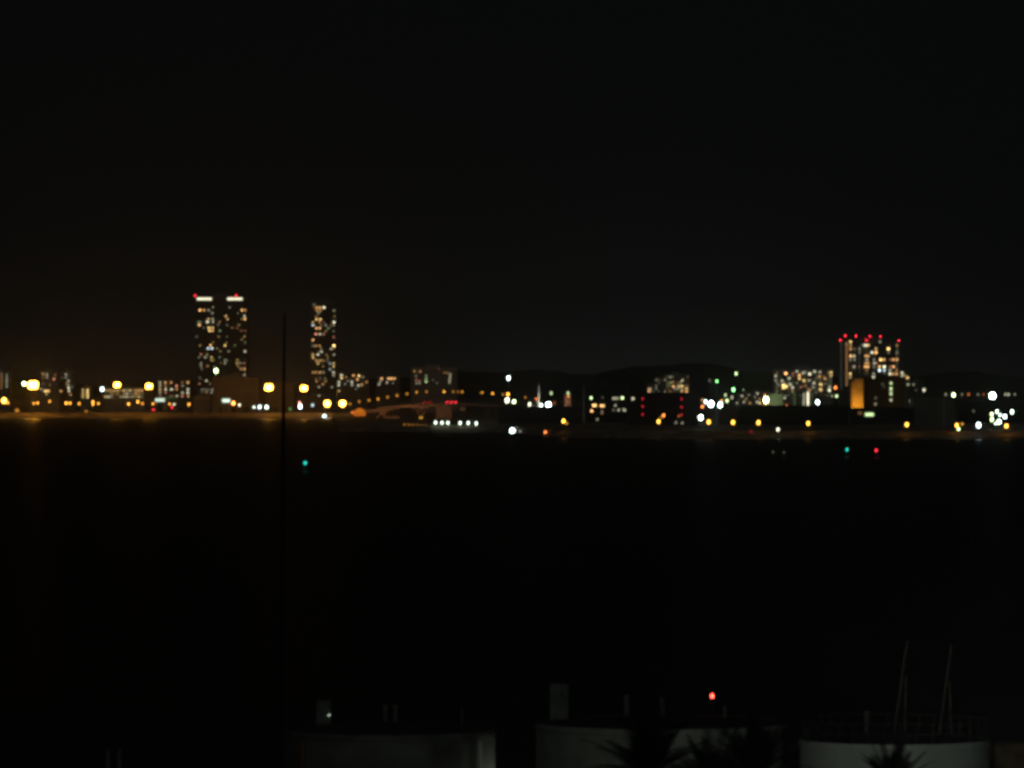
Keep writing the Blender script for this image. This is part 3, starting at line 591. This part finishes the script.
# spire
p = at(538.9, 404, 3900)
t = thing('spire', (p.x, 3900, GZ), 'slender pale lit spire tapering to a point between white lamps', 'spire')
H = at(538.9, 382.4, 3900).z-GZ
bm = bmesh.new(); tube(bm, (0, 0, 0), (0, 0, H), 1.15, .12, 4)
link('shaft', bm, mat('white spire paint', (.8, .8, .74), noise=.1), t)
link('base', B(-1.8, 1.8, -1.8, 1.8, -.3, .8), concrete, t)
f = thing('added_spire_light', (p.x-.5, 3888, GZ), 'unseen floodlight added to light the spire', 'floodlight')
link('lamp_face', blob(bmesh.new(), (0, 0, .8), .35, .35, .35, 1), glow((1, .97, .8), 6500, True), f, True)  # added lamp, kept out of sight, brightens the spire
link('stand', tube(bmesh.new(), (0, 0, -.2), (0, 0, .4), .1, .08), dark_steel, f)
# thin pole right
p = at(944, 394.5, 3400)
t = thing('flagpole', (p.x, 3400, GZ), 'thin pale vertical pole in front of the grey hall', 'pole')
link('shaft', tube(bmesh.new(), (0, 0, -.3), (0, 0, p.z-GZ), .28, .16), mat('white pole paint', (.8, .8, .75), noise=.1), t)
link('finial', blob(bmesh.new(), (0, 0, p.z-GZ+.2), .3, .3, .3, 1), steel, t, True)

# ------------------------------------------------------------------ bridge
def deck_y(px):
    P = [(322, 417.5), (345, 414), (370, 409.6), (385, 407), (400, 405), (420, 404), (440, 403.6), (470, 403.8), (500, 405.5), (530, 409)]
    for (a, ya), (b, yb) in zip(P, P[1:]):
        if px <= b: return ya+(yb-ya)*(px-a)/(b-a)
    return P[-1][1]
BY = 4300
def bp(px, py): v = at(px, py, BY); return v.x, v.z
bx0 = bp(400, 0)[0]
t = thing('bridge', (bx0, BY, 0), 'long road bridge with curved girder and forked pier rising from the left quay', 'bridge')
bridge_c = mat('bridge concrete', (.38, .33, .27), noise=.25, scale=.2)
def strip(pts_top, pts_bot, y0, y1):   # solid between two polylines (x,z)
    bm = bmesh.new(); A = []
    for (xa, za), (xb, zb) in zip(pts_top, pts_bot):
        A.append([bm.verts.new((xa-bx0, y0, za)), bm.verts.new((xb-bx0, y0, zb)), bm.verts.new((xb-bx0, y1, zb)), bm.verts.new((xa-bx0, y1, za))])
    for a, b in zip(A, A[1:]):
        for k in range(4): bm.faces.new((a[k], a[(k+1) % 4], b[(k+1) % 4], b[k]))
    bm.faces.new(A[0]); bm.faces.new(A[-1][::-1])
    bmesh.ops.recalc_face_normals(bm, faces=bm.faces)
    return bm
xs = [322+i*4 for i in range(53)]
link('deck', strip([bp(x, deck_y(x)) for x in xs], [bp(x, deck_y(x)+1.5) for x in xs], -BY+BY, 14), bridge_c, t)
def soff(x):
    # girder soffit: deep over the piers at 384 and 421
    d = 1.6
    for c, s in ((384, 14), (421, 12)): d = max(d, 1.6+3.6*max(0, 1-abs(x-c)/s)**2)
    return d
xs2 = [345+i*2 for i in range(53)]
link('girder', strip([bp(x, deck_y(x)+1.503) for x in xs2], [bp(x, deck_y(x)+1.5+soff(x)) for x in xs2], .8, 13.2), bridge_c, t)
bm = bmesh.new()
for i in range(70):
    x, z = bp(324+i*3, deck_y(324+i*3)); box(bm, x-bx0-.05, x-bx0+.05, .05, .15, z, z+1.1)
o = link('railing', bm, steel, t)
xs3 = [323+i*6 for i in range(35)]
link('handrail', strip([bp(x, deck_y(x)-1.5) for x in xs3], [bp(x, deck_y(x)-1.35) for x in xs3], .05, .15), steel, t)
bm = bmesh.new()
xa, za = bp(421, 418.5)
for s in (-1, 1):
    xt, zt = bp(421+s*5, 407.5); tube(bm, (xa-bx0, 7, za), (xt-bx0, 7, zt), 1.0, .8, 8)
link('forked_pier', bm, bridge_c, t)
link('pier_base', B(xa-bx0-2.2, xa-bx0+2.2, 4.5, 9.5, -1, za+.3), bridge_c, t)
bm = bmesh.new()
for a, b in (((373, 423), (376, 418)), ((376, 418), (380, 414)), ((380, 414), (385, 411.6))):
    x1, z1 = bp(*a); x2, z2 = bp(*b); tube(bm, (x1-bx0, 6, z1), (x2-bx0, 6, z2), .9, .9, 8)
link('arch_rib', bm, bridge_c, t)
x1, z1 = bp(384, 411); link('column', B(x1-bx0-.7, x1-bx0+.7, 5, 8, -1, z1), bridge_c, t)
x1, z1 = bp(386, 419); x2, z2 = bp(398.6, 416.4); link('low_beam', B(x1-bx0, x2-bx0, 2, 5, z1, z2), bridge_c, t)
x1, z1 = bp(436, 418.6); x2, z2 = bp(452, 405.3); link('abutment', B(x1-bx0, x2-bx0, .5, 13.5, -1, z2-.02), bridge_c, t)
lamp(421, 417.8, 4292, 'Y', 3.8, .9, 'wide yellow lamp at the foot of the forked bridge pier', 'pier_lamp', 'pier lamp', h=.7, z0=0.5)
for i in range(6):  # row of glows added in place of a lit strip of quay
    lamp(404.5+i*4.3, 424.6+.12*i, 3605, 'S', 2.0, 1.0, ['first', 'second', 'third', 'fourth', 'fifth', 'last'][i]+' from the left of the amber glow row added for the lit quay edge under the bridge',
         'quay_glow', 'quay lamp', 'amber glow row added for the lit quay edge', h=.6)
for i, px in enumerate((352, 372, 392, 410, 430, 446)):  # lamps added to brighten the bridge, each hidden from view by its hood
    q = at(px, 400, 4262)
    f = thing('added_bridge_light', (q.x, 4262, GZ), 'added floodlight, hooded out of sight, before the bridge, '+['first', 'second', 'third', 'fourth', 'fifth', 'sixth'][i]+' from the left', 'floodlight', 'added floodlights before the bridge')
    link('stand', tube(bmesh.new(), (0, 0, -.2), (0, 0, 1.5), .12, .08), dark_steel, f)
    link('lamp_face', B(-.6, .6, .3, .36, 1.5, 2.3), glow((1, .36, .12), (100, 320, 400, 300, 170, 60)[i], True), f)
    link('hood', B(-.7, .7, -.1, .297, 1.35, 2.7), dark_steel, f)
# cars on the bridge, seen by their red tail lights
def car(px, label, s):
    py = deck_y(px); p = at(px, py, BY)
    t = thing('car', (p.x, BY+2.6, p.z), label, 'car', 'cars queueing on the bridge')
    bm = bmesh.new()
    prof = [(-2.1, .35), (-2.15, .8), (-1.9, 1.0), (-1.2, 1.05), (-.7, 1.45), (.8, 1.45), (1.5, .98), (2.1, .85), (2.2, .4)]
    A = [bm.verts.new((x, -.85, z)) for x, z in prof]; Bv = [bm.verts.new((x, .85, z)) for x, z in prof]
    n = len(prof)
    bm.faces.new(A); bm.faces.new(Bv[::-1])
    for i in range(n): bm.faces.new((A[i], Bv[i], Bv[(i+1) % n], A[(i+1) % n]))
    bmesh.ops.recalc_face_normals(bm, faces=bm.faces)
    link('body', bm, mat('dark car paint', (.05, .05, .06), rough=.3), t)
    for x in (-1.35, 1.35):
        for y in (-.86, .86): link('wheel', tube(bmesh.new(), (x, y-.1, .33), (x, y+.1, .33), .33, .33, 12), dark_steel, t)
    for y in (-.95, .6): link('tail_light', B(-2.32, -1.2 if y < 0 else -2.16, y, y+.3, .72, 1.08), glow(COL['R'], s, True), t)
    link('brake_light', B(-1.35, -.2, -.9, .3, 1.46, 1.62), glow(COL['R'], s, True), t)
    return t
for i, px in enumerate((426.4, 431.2)): car(px, ('left' if i == 0 else 'right')+' car of the dim red pair above the forked pier', 1.6)
for i, px in enumerate((448.8, 453.2, 457.4)): car(px, ['left', 'middle', 'right'][i]+' car of the bright red queue of three right of the brightest bridge lamp', 9)
# orange awning
p = at(359.5, 413, 4900-1150)
t = thing('market_tent', (p.x, 3750, GZ), 'small tent glowing orange beside the left end of the bridge', 'tent')
w = 12/F*3750/2; zt = at(0, 408.4, 3750).z-GZ; zm = at(0, 411.5, 3750).z-GZ; zb = at(0, 416, 3750).z-GZ
bm = bmesh.new()
v = [bm.verts.new(q) for q in ((-w, 0, zm), (w, 0, zm), (w, 5, zm), (-w, 5, zm), (-w*.25, 2.5, zt), (w*.25, 2.5, zt))]
for f in ((0, 1, 5, 4), (2, 3, 4, 5), (1, 2, 5), (3, 0, 4)): bm.faces.new([v[i] for i in f])
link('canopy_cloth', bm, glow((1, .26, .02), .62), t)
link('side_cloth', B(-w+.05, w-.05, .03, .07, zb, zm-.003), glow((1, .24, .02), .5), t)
for x in (-w+.1, w-.1):
    for y in (.12, 4.9): link('pole', tube(bmesh.new(), (x, y, -.2), (x, y, zm), .06, .06), steel, t)
lamp(352.5, 412.5, 3745, 'O', 2.2, 1.6, 'orange lantern at the left end of the glowing tent')

# ------------------------------------------------------------------ buoys
def buoy(px, py, Y, c, s, label, sz=2.6, h=1.5):
    p = at(px, py, Y); r = sz/F*Y/2
    t = thing('light_buoy', (p.x, Y, 0), label, 'buoy', 'light buoys on the dark water')
    bm = bmesh.new(); tube(bm, (0, 0, -.8), (0, 0, .7), 1.1, 1.1, 16); tube(bm, (0, 0, .7), (0, 0, 1.0), 1.1, .5, 16)
    link('float', bm, mat('buoy paint', (.1, .12, .1), rough=.5), t)
    bm = bmesh.new()
    for k in range(4):
        a = k*math.pi/2+.7; tube(bm, (math.cos(a)*.7, math.sin(a)*.7, .9), (math.cos(a)*.2, math.sin(a)*.2, p.z-r*h*.7), .05, .05, 5)
    link('cage', bm, dark_steel, t)
    link('lantern', blob(bmesh.new(), (0, 0, p.z), r, r, r*h, 2), glow(COL[c], s, True), t, True)
buoy(305.2, 463, 1950, 'T', 1.3, 'cyan light buoy alone on the water below the slim tower', 3.0, 1.1)
buoy(847, 449.6, 2330, 'T', 1.7, 'teal light buoy on the water at the right', 1.8, 1.9)
buoy(876.2, 450.4, 2330, 'R', 4.0, 'red light buoy on the water right of the teal one', 1.8, 1.6)
buoy(773, 452, 2250, 'w', .12, 'barely lit white buoy left of another on the water', 1.8, 1.2)
buoy(784, 452.4, 2250, 'w', .12, 'barely lit white buoy right of another on the water', 1.8, 1.2)

# ------------------------------------------------------------------ foreground
p = at(284.5, 313, 200)
t = thing('near_pole', (p.x-.0095*(p.z-near_z(200)), 200, near_z(200)), 'thin dark pole crossing the whole view from the foreground, left of centre', 'pole')
H = p.z-near_z(200)
lean = -.0095*H
bm = bmesh.new(); tube(bm, (0, 0, -.5), (-lean*.72, 0, H*.72), .09, .07, 12); tube(bm, (-lean*.72, 0, H*.72), (-lean, 0, H), .075, .03, 10)
black = mat('black painted steel', (.03, .03, .03), rough=.9, noise=.2, spec=.05)
link('shaft', bm, black, t); link('collar', tube(bmesh.new(), (-lean*.715, 0, H*.715), (-lean*.735, 0, H*.735), .10, .10, 12), black, t)
link('base_plate', B(-.3, .3, -.3, .3, -.1, .06), dark_steel, t)
def tank(cx, ry, rpx, Y, m, label, rail=False):
    c = at(cx, ry, Y); R = rpx/F*Y; z0 = near_z(Y); H = c.z-z0
    t = thing('storage_tank', (c.x, Y, z0), label, 'storage tank', 'round storage tanks in the foreground')
    bm = bmesh.new(); N = 96
    prof = [(R, -.3), (R, H*.33), (R+.012, H*.33), (R+.012, H*.34), (R, H*.34), (R, H*.66), (R+.012, H*.66), (R+.012, H*.67), (R, H*.67), (R, H-.32), (R+.10, H-.32), (R+.10, H-.22), (R, H-.22), (R, H)]
    rings = [[bm.verts.new((r*math.cos(2*math.pi*i/N), r*math.sin(2*math.pi*i/N), z)) for i in range(N)] for r, z in prof]
    for a, b in zip(rings, rings[1:]):
        for i in range(N): bm.faces.new((a[i], a[(i+1) % N], b[(i+1) % N], b[i]))
    o = link('shell', bm, m, t); 
    for pl in o.data.polygons: pl.use_smooth = True
    o.data.set_sharp_from_angle(angle=math.radians(30))
    bm = bmesh.new()
    rings = [[bm.verts.new((r*math.cos(2*math.pi*i/N), r*math.sin(2*math.pi*i/N), z)) for i in range(N)] for r, z in ((R-.003, H-.02), (R*.6, H+.16), (R*.2, H+.36))]
    for a, b in zip(rings, rings[1:]):
        for i in range(N): bm.faces.new((a[i], a[(i+1) % N], b[(i+1) % N], b[i]))
    bm.faces.new(rings[-1]); link('roof', bm, mat('dark tank roof', (.06, .065, .06), noise=.4, scale=.6), t, True)  # roof tone set far darker than the shell
    if rail:
        bm = bmesh.new(); n = 36
        for i in range(n):
            a = 2*math.pi*i/n; a2 = 2*math.pi*(i+1)/n; r = R-.08
            tube(bm, (r*math.cos(a), r*math.sin(a), H), (r*math.cos(a), r*math.sin(a), H+1.1), .025, .025, 5)
            for h in (.55, 1.1): tube(bm, (r*math.cos(a), r*math.sin(a), H+h), (r*math.cos(a2), r*math.sin(a2), H+h), .022, .022, 5)
        link('railing', bm, mat('weathered railing', (.06, .065, .06), noise=.3, scale=3), t)
    return t, R, H, Y
t1, R1, H1, Y1 = tank(390, 728.6, 105.5, 340, mat('old glossy tank paint', (.16, .165, .145), rough=.6, noise=.35, scale=.6, bump=.05), 'leftmost dark storage tank with a bright vertical streak near its right edge')
t2, R2, H2, Y2 = tank(662, 722, 126, 330, tank_dirty, 'widest storage tank behind the spiky palms with a tall box on its roof')
t3, R3, H3, Y3 = tank(894, 739, 94, 318, tank_paint, 'palest storage tank at the right with a railing round its roof', True)
def ontank(t, H, Y, name, px0, px1, py0, m, dy, extra=0, cap=False, w=None, lab=None):
    x = ((px0+px1)/2-512)/F*(Y+dy)-t.location.x; ww = (px1-px0)/F*(Y+dy); z1 = CZ-(py0-384)/F*(Y+dy)-t.location.z
    bm = B(x-ww/2, x+ww/2, dy-ww*.35, dy+ww*.35, H-.05, z1)
    if cap: box(bm, x-ww*.75, x+ww*.75, dy-ww*.5, dy+ww*.5, z1, z1+.12)
    o = link(name, bm, m, t)
    if lab: o['label'] = lab
    return x, z1
grey = mat('grey hatch paint', (.15, .165, .145), noise=.3, scale=1.2)
for px, m, lb, rr_ in ((478, mat('white streak paint', (.75, .77, .72), rough=.4, noise=.15, scale=2), 'pale pipe built in place of a vertical highlight', .10), (307, mat('rusty pipe', (.30, .15, .08), noise=.4, scale=2), 'rusty vertical pipe', .08)):  # white pipe stands in for a highlight running down the shell
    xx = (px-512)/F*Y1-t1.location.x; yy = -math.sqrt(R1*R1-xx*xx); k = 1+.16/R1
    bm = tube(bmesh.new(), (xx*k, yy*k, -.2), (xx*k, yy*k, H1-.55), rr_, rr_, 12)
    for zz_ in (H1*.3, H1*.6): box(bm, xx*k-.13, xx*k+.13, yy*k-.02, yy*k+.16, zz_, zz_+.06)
    o = link('streak_pipe', bm, m, t1); o['label'] = lb
x, z = ontank(t1, H1, Y1, 'stair_hut', 316.5, 331, 700.5, grey, 2.0, lab='narrow grey hut with a tiny white lamp')
o = link('hut_lamp', blob(bmesh.new(), (x+.33, 1.55, z-.86),   .03, .03, .05, 1), glow(COL['H'], 2.6, True), t1, True)
for a, b in ((383.5, 387), (393.5, 397)): ontank(t1, H1, Y1, 'vent_pipe', a, b, 707, grey, 1.0, cap=True)
for a, b in ((461.2, 462.6),): ontank(t1, H1, Y1, 'vent_pipe', a, b, 708, grey, 1.0)
x, z = ontank(t2, H2, Y2, 'hatch_tower', 550, 568, 683.5, grey, 1.2, lab='tall grey box standing on the left of the roof')
link('hatch_handle', B(x+.1, x+.22, .72, .79, z-.75, z-.45), dark_steel, t2)
for a, b, y in ((624.2, 628.6, 697), (660, 664.4, 699.5), (723.2, 726, 708)): ontank(t2, H2, Y2, 'vent_pipe', a, b, y, grey, 1.0, cap=True)
ontank(t3, H3, Y3, 'vent_pipe', 864.5, 868.5, 713.5, grey, 1.0, cap=True)
for a, b, y in ((798, 804, 726.5), (820, 828, 732.5), (1000, 1000, 0)):
    if y: ontank(t3, H3, Y3, 'roof_hatch', a+6, b+6, y, roofing, 1.5)
# red lamp pole behind the second tank
p = at(712.3, 696, 342); t = thing('red_beacon_pole', (p.x, 342, 3), 'slim pole carrying a bright red lamp behind the widest tank', 'beacon')
link('pole', tube(bmesh.new(), (0, 0, -.3), (0, 0, p.z-3-.12), .06, .045), dark_steel, t)
link('red_lamp', blob(bmesh.new(), (0, 0, p.z-3),   .055, .055, .11, 2), glow((1, .045, .03), 32, True), t, True)
link('lamp_cap', tube(bmesh.new(), (0, 0, p.z-3+.19), (0, 0, p.z-3+.24), .10, .04, 12), dark_steel, t)
# leaning masts
def mast(segs, Y, label, m):
    b = at(segs[0][0], 0, Y); t = thing('leaning_mast', (b.x, Y, 3), label, 'mast', 'pair of leaning masts behind the pale tank')
    for i, (x1, y1, x2, y2, r) in enumerate(segs):
        p1, p2 = at(x1, y1, Y), at(x2, y2, Y)
        d = (p2-p1)
        if i > -1:
            k = (p2.z-3+.3)/(-d.z) if d.z < 0 else 0
            p2 = p2+d*k
        p1 -= t.location; p2 -= t.location
        link('main_spar' if i == 0 else 'prop', tube(bmesh.new(), p2, p1, r, r*.8, 8), m, t)
    return t
pole_m = mat('tarnished spar metal', (.27, .26, .20), rough=.45, metal=.1, noise=.5, scale=3)
mast([(907.5, 641, 897, 713, .075), (906, 675, 905, 722, .07)], 350, 'left of two tall leaning masts behind the pale storage tank', pole_m)
mast([(951.6, 645, 941.5, 718, .075), (949.5, 680, 951, 722, .075)], 350, 'right of two tall leaning masts behind the pale storage tank', pole_m)
# rusty structure at the right edge
Yr = 326; a, b_ = at(991, 743, Yr), at(1075, 743, Yr)
t = thing('rusty_shed', ((a.x+b_.x)/2, Yr, 3), 'low rusty brown shed at the bottom right corner beside the pale tank', 'shed')
hw = (b_.x-a.x)/2; Hh = a.z-3
link('wall', B(-hw, hw, 0, 6, -.2, Hh), rust, t)
bm = bmesh.new()
for i in range(12): x = -hw+.1+i*(2*hw-.2)/11; box(bm, x-.05, x+.05, -.08, -.003, 0, Hh-.1)
link('wall_rib', bm, rust, t); link('roof', B(-hw-.1, hw+.1, -.2, 6.2, Hh, Hh+.12), roofing, t)
# two faint pale posts bottom left
for i, (px, w) in enumerate(((108, 4.5), (119.5, 4.5))):
    p = at(px, 750, 330); t = thing('bollard', (p.x, 330, 3), ('left' if i == 0 else 'right')+' of two faint pale posts at the bottom left', 'post', 'pair of faint pale posts')
    link('shaft', tube(bmesh.new(), (0, 0, -.3), (0, 0, p.z-3), w/F*330/2, w/F*330/2, 12), grey, t)
    link('cap', tube(bmesh.new(), (0, 0, p.z-3), (0, 0, p.z-3+.06), w/F*330/2+.03, .04, 12), grey, t)
# palms
def palm(px, py, Y, rpx, n, label, seed, up=.0):
    rnd = random.Random(seed); c = at(px, py, Y); z0 = near_z(Y); R = rpx/F*Y
    t = thing('palm_tree', (c.x, Y, z0), label, 'palm tree', 'spiky palms in front of the tanks')
    H = c.z-z0
    bm = bmesh.new(); k = 14
    for i in range(k):
        za, zb = H*i/k, H*(i+1)/k
        tube(bm, (.08*math.sin(i*.5), 0, za-.2*(i == 0)), (.08*math.sin((i+1)*.5), 0, zb), .20-.004*i, .17-.004*i, 10)
    link('trunk', bm, mat('palm bark', (.09, .07, .05), noise=.4, scale=4), t)
    bm = bmesh.new()
    for i in range(n):
        az = rnd.uniform(0, 2*math.pi); el = math.radians(rnd.uniform(-35, 85)); L = R*rnd.uniform(.75, 1.08)
        d = Vector((math.cos(az)*math.cos(el), math.sin(az)*math.cos(el), math.sin(el)))
        pts = []; pos = Vector((0, 0, H)); seg = 12
        for s in range(seg+1):
            pts.append(pos.copy()); pos += d*L/seg; d = (d+Vector((0, 0, -.045-.03*s/seg))).normalized()
        side0 = Vector((-math.sin(az), math.cos(az), 0))
        for s in range(seg):
            a, b = pts[s], pts[s+1]; dr = (b-a).normalized(); w = .02*(1-s/seg)+.005
            nrm = dr.cross(side0).normalized()
            v = [bm.verts.new(q) for q in (a-side0*w, a+side0*w, b+side0*w*.9, b-side0*w*.9)]
            bm.faces.new(v)
            if s >= 2:
                for q in range(3):
                    o0 = a.lerp(b, q/3)
                    for sg in (-1, 1):
                        ll = R*.34*(1-.75*(s/seg)**1.4)*rnd.uniform(.8, 1.1)
                        tip = o0+(side0*sg*.62+dr*.8-Vector((0, 0, .12))).normalized()*ll
                        hw = .022
                        v = [bm.verts.new(x) for x in (o0-dr*hw, o0+dr*hw, o0.lerp(tip, .55)+dr*hw*.8, tip, o0.lerp(tip, .55)-dr*hw*.8)]
                        bm.faces.new(v)
    link('crown', bm, mat('palm leaf', (.02, .03, .016), rough=.7, noise=.3, scale=3, spec=.1), t)
palm(648, 778, 215, 80, 84, 'left spiky palm, the largest, standing before the widest tank', 1)
palm(712, 792, 222, 66, 60, 'middle spiky palm standing before the widest tank', 5)
palm(757, 776, 205, 64, 76, 'right spiky palm overlapping the gap before the pale tank', 2)
palm(894, 792, 210, 52, 60, 'low palm whose tips show before the pale storage tank', 3)
# yard lamps of the depot that light the tanks
def yard_lamp(px, Y, z, c, s, r, label, tall=1):
    p = at(px, 0, Y); z0 = near_z(Y)
    t = thing('yard_lamp', (p.x, Y, z0), label, 'yard lamp', 'lamps of the tank yard')
    H = z-z0
    link('post', tube(bmesh.new(), (0, .25, -.3), (0, .25, H+.1), .08, .06), dark_steel, t)
    link('lantern', blob(bmesh.new(), (0, 0, H), r, r, r*tall, 2), glow(c, s, True), t, True)
    link('lamp_hood', B(-.25, .25, -.25, .35, H+r*tall+.01, H+r*tall+.06), dark_steel, t)
yard_lamp(519, 338, 5.1, (.90, 1, .86), 12.0, .14, 'lamp post with a lantern stretched for its reflection between the two dark tanks, below the picture', 12)  # lantern drawn out tall to lengthen its streak on the tank
yard_lamp(930, 262, 10.0, (.86, 1, .84), 980.0, .3, 'lamp post in front of the pale tank, below the picture')

# ------------------------------------------------------------------ air
HZ = .33e-4
bm = B(-6500, 6500, -100, 16200, -3, 260)
hz = link('haze', bm, None); tag(hz, kind='stuff')
m = bpy.data.materials.new('harbour haze'); m.use_nodes = True; nt = m.node_tree; nt.nodes.clear()
v = nt.nodes.new('ShaderNodeVolumePrincipled'); o = nt.nodes.new('ShaderNodeOutputMaterial')
v.inputs['Density'].default_value = HZ; v.inputs['Color'].default_value = (.9, .9, .9, 1); v.inputs['Anisotropy'].default_value = .957
nt.links.new(v.outputs[0], o.inputs['Volume']); hz.data.materials.append(m); m.cycles.homogeneous_volume = True

# ------------------------------------------------------------------ sky and added fill light
w = bpy.data.worlds.new('World'); sc.world = w; w.use_nodes = True; nt = w.node_tree
bg = nt.nodes['Background']
sky = nt.nodes.new('ShaderNodeTexSky'); sky.sky_type = 'NISHITA'; sky.sun_disc = False
sky.sun_elevation = math.radians(28); sky.sun_rotation = math.radians(200)
sky.air_density = 2; sky.dust_density = 4
hs = nt.nodes.new('ShaderNodeHueSaturation'); hs.inputs['Saturation'].default_value = .12
nt.links.new(sky.outputs[0], hs.inputs['Color'])
mx = nt.nodes.new('ShaderNodeMixRGB'); mx.blend_type = 'MULTIPLY'; mx.inputs[0].default_value = 1; mx.inputs[2].default_value = (.84, 1, 1.1, 1)
nt.links.new(hs.outputs[0], mx.inputs[1]); nt.links.new(mx.outputs[0], bg.inputs['Color'])
bg.inputs['Strength'].default_value = .00055
# light of the city in the night sky: a low dome of skyglow, strongest just above the horizon and over the town behind the hills
tcs = nt.nodes.new('ShaderNodeTexCoord'); sp = nt.nodes.new('ShaderNodeSeparateXYZ'); nt.links.new(tcs.outputs['Generated'], sp.inputs[0])
def M(op, a, b=None):
    n = nt.nodes.new('ShaderNodeMath'); n.operation = op
    for i, q in enumerate((a, b)):
        if q is None: continue
        if isinstance(q, (int, float)): n.inputs[i].default_value = q
        else: nt.links.new(q, n.inputs[i])
    return n.outputs[0]
zz = M('MAXIMUM', sp.outputs['Z'], 0)
dome = M('EXPONENT', M('MULTIPLY', zz, -1/.040))
az = M('SUBTRACT', M('DIVIDE', sp.outputs['X'], M('MAXIMUM', sp.outputs['Y'], .05)), .022)
lobe = M('MULTIPLY', M('EXPONENT', M('MULTIPLY', M('MULTIPLY', az, az), -1/(2*.022**2))), M('EXPONENT', M('MULTIPLY', zz, -1/.012)))
lobe = M('MULTIPLY', lobe, M('GREATER_THAN', sp.outputs['Y'], 0))
b2 = nt.nodes.new('ShaderNodeBackground'); b2.inputs['Color'].default_value = (.0034, .0038, .0036, 1); nt.links.new(dome, b2.inputs['Strength'])
b3 = nt.nodes.new('ShaderNodeBackground'); b3.inputs['Color'].default_value = (.0042, .0054, .0049, 1); nt.links.new(lobe, b3.inputs['Strength'])
a1 = nt.nodes.new('ShaderNodeAddShader'); a2 = nt.nodes.new('ShaderNodeAddShader')
nt.links.new(bg.outputs[0], a1.inputs[0]); nt.links.new(b2.outputs[0], a1.inputs[1]); nt.links.new(a1.outputs[0], a2.inputs[0]); nt.links.new(b3.outputs[0], a2.inputs[1])
nt.links.new(a2.outputs[0], nt.nodes['World Output'].inputs['Surface'])

sun = bpy.data.lights.new('fill_sun', 'SUN'); sun.energy = .03; sun.angle = math.radians(.5); sun.color = (1, .97, .9)  # weak unseen sun added to lift the facades and tanks
so = bpy.data.objects.new('fill_sun', sun); C.objects.link(so); so.location = (-60, -200, 300)
so.rotation_euler = (math.radians(90-28), 0, math.radians(-20))

# ------------------------------------------------------------------ camera and render settings
cam = bpy.data.cameras.new('camera'); cam.lens = 200.04; cam.sensor_width = 36; cam.clip_start = .5; cam.clip_end = 40000
co = bpy.data.objects.new('camera', cam); C.objects.link(co); co.location = (0, 0, CZ); co.rotation_euler = (math.radians(90), 0, 0)
cam.lens = F*36/1024
cam.dof.use_dof = True; cam.dof.focus_distance = 2600; cam.dof.aperture_fstop = 3.2
sc.camera = co
vs = sc.view_settings; vs.view_transform = 'Standard'; vs.look = 'None'; vs.exposure = 0; vs.gamma = 1; vs.use_curve_mapping = False
cy = sc.cycles
cy.max_bounces = 3; cy.diffuse_bounces = 1; cy.glossy_bounces = 1; cy.volume_bounces = 0; cy.transmission_bounces = 1
cy.sample_clamp_direct = 30; cy.sample_clamp_indirect = 1
cy.pixel_filter_type = 'BLACKMAN_HARRIS'; cy.filter_width = 3.8
cy.use_denoising = True; cy.caustics_reflective = False; cy.caustics_refractive = False
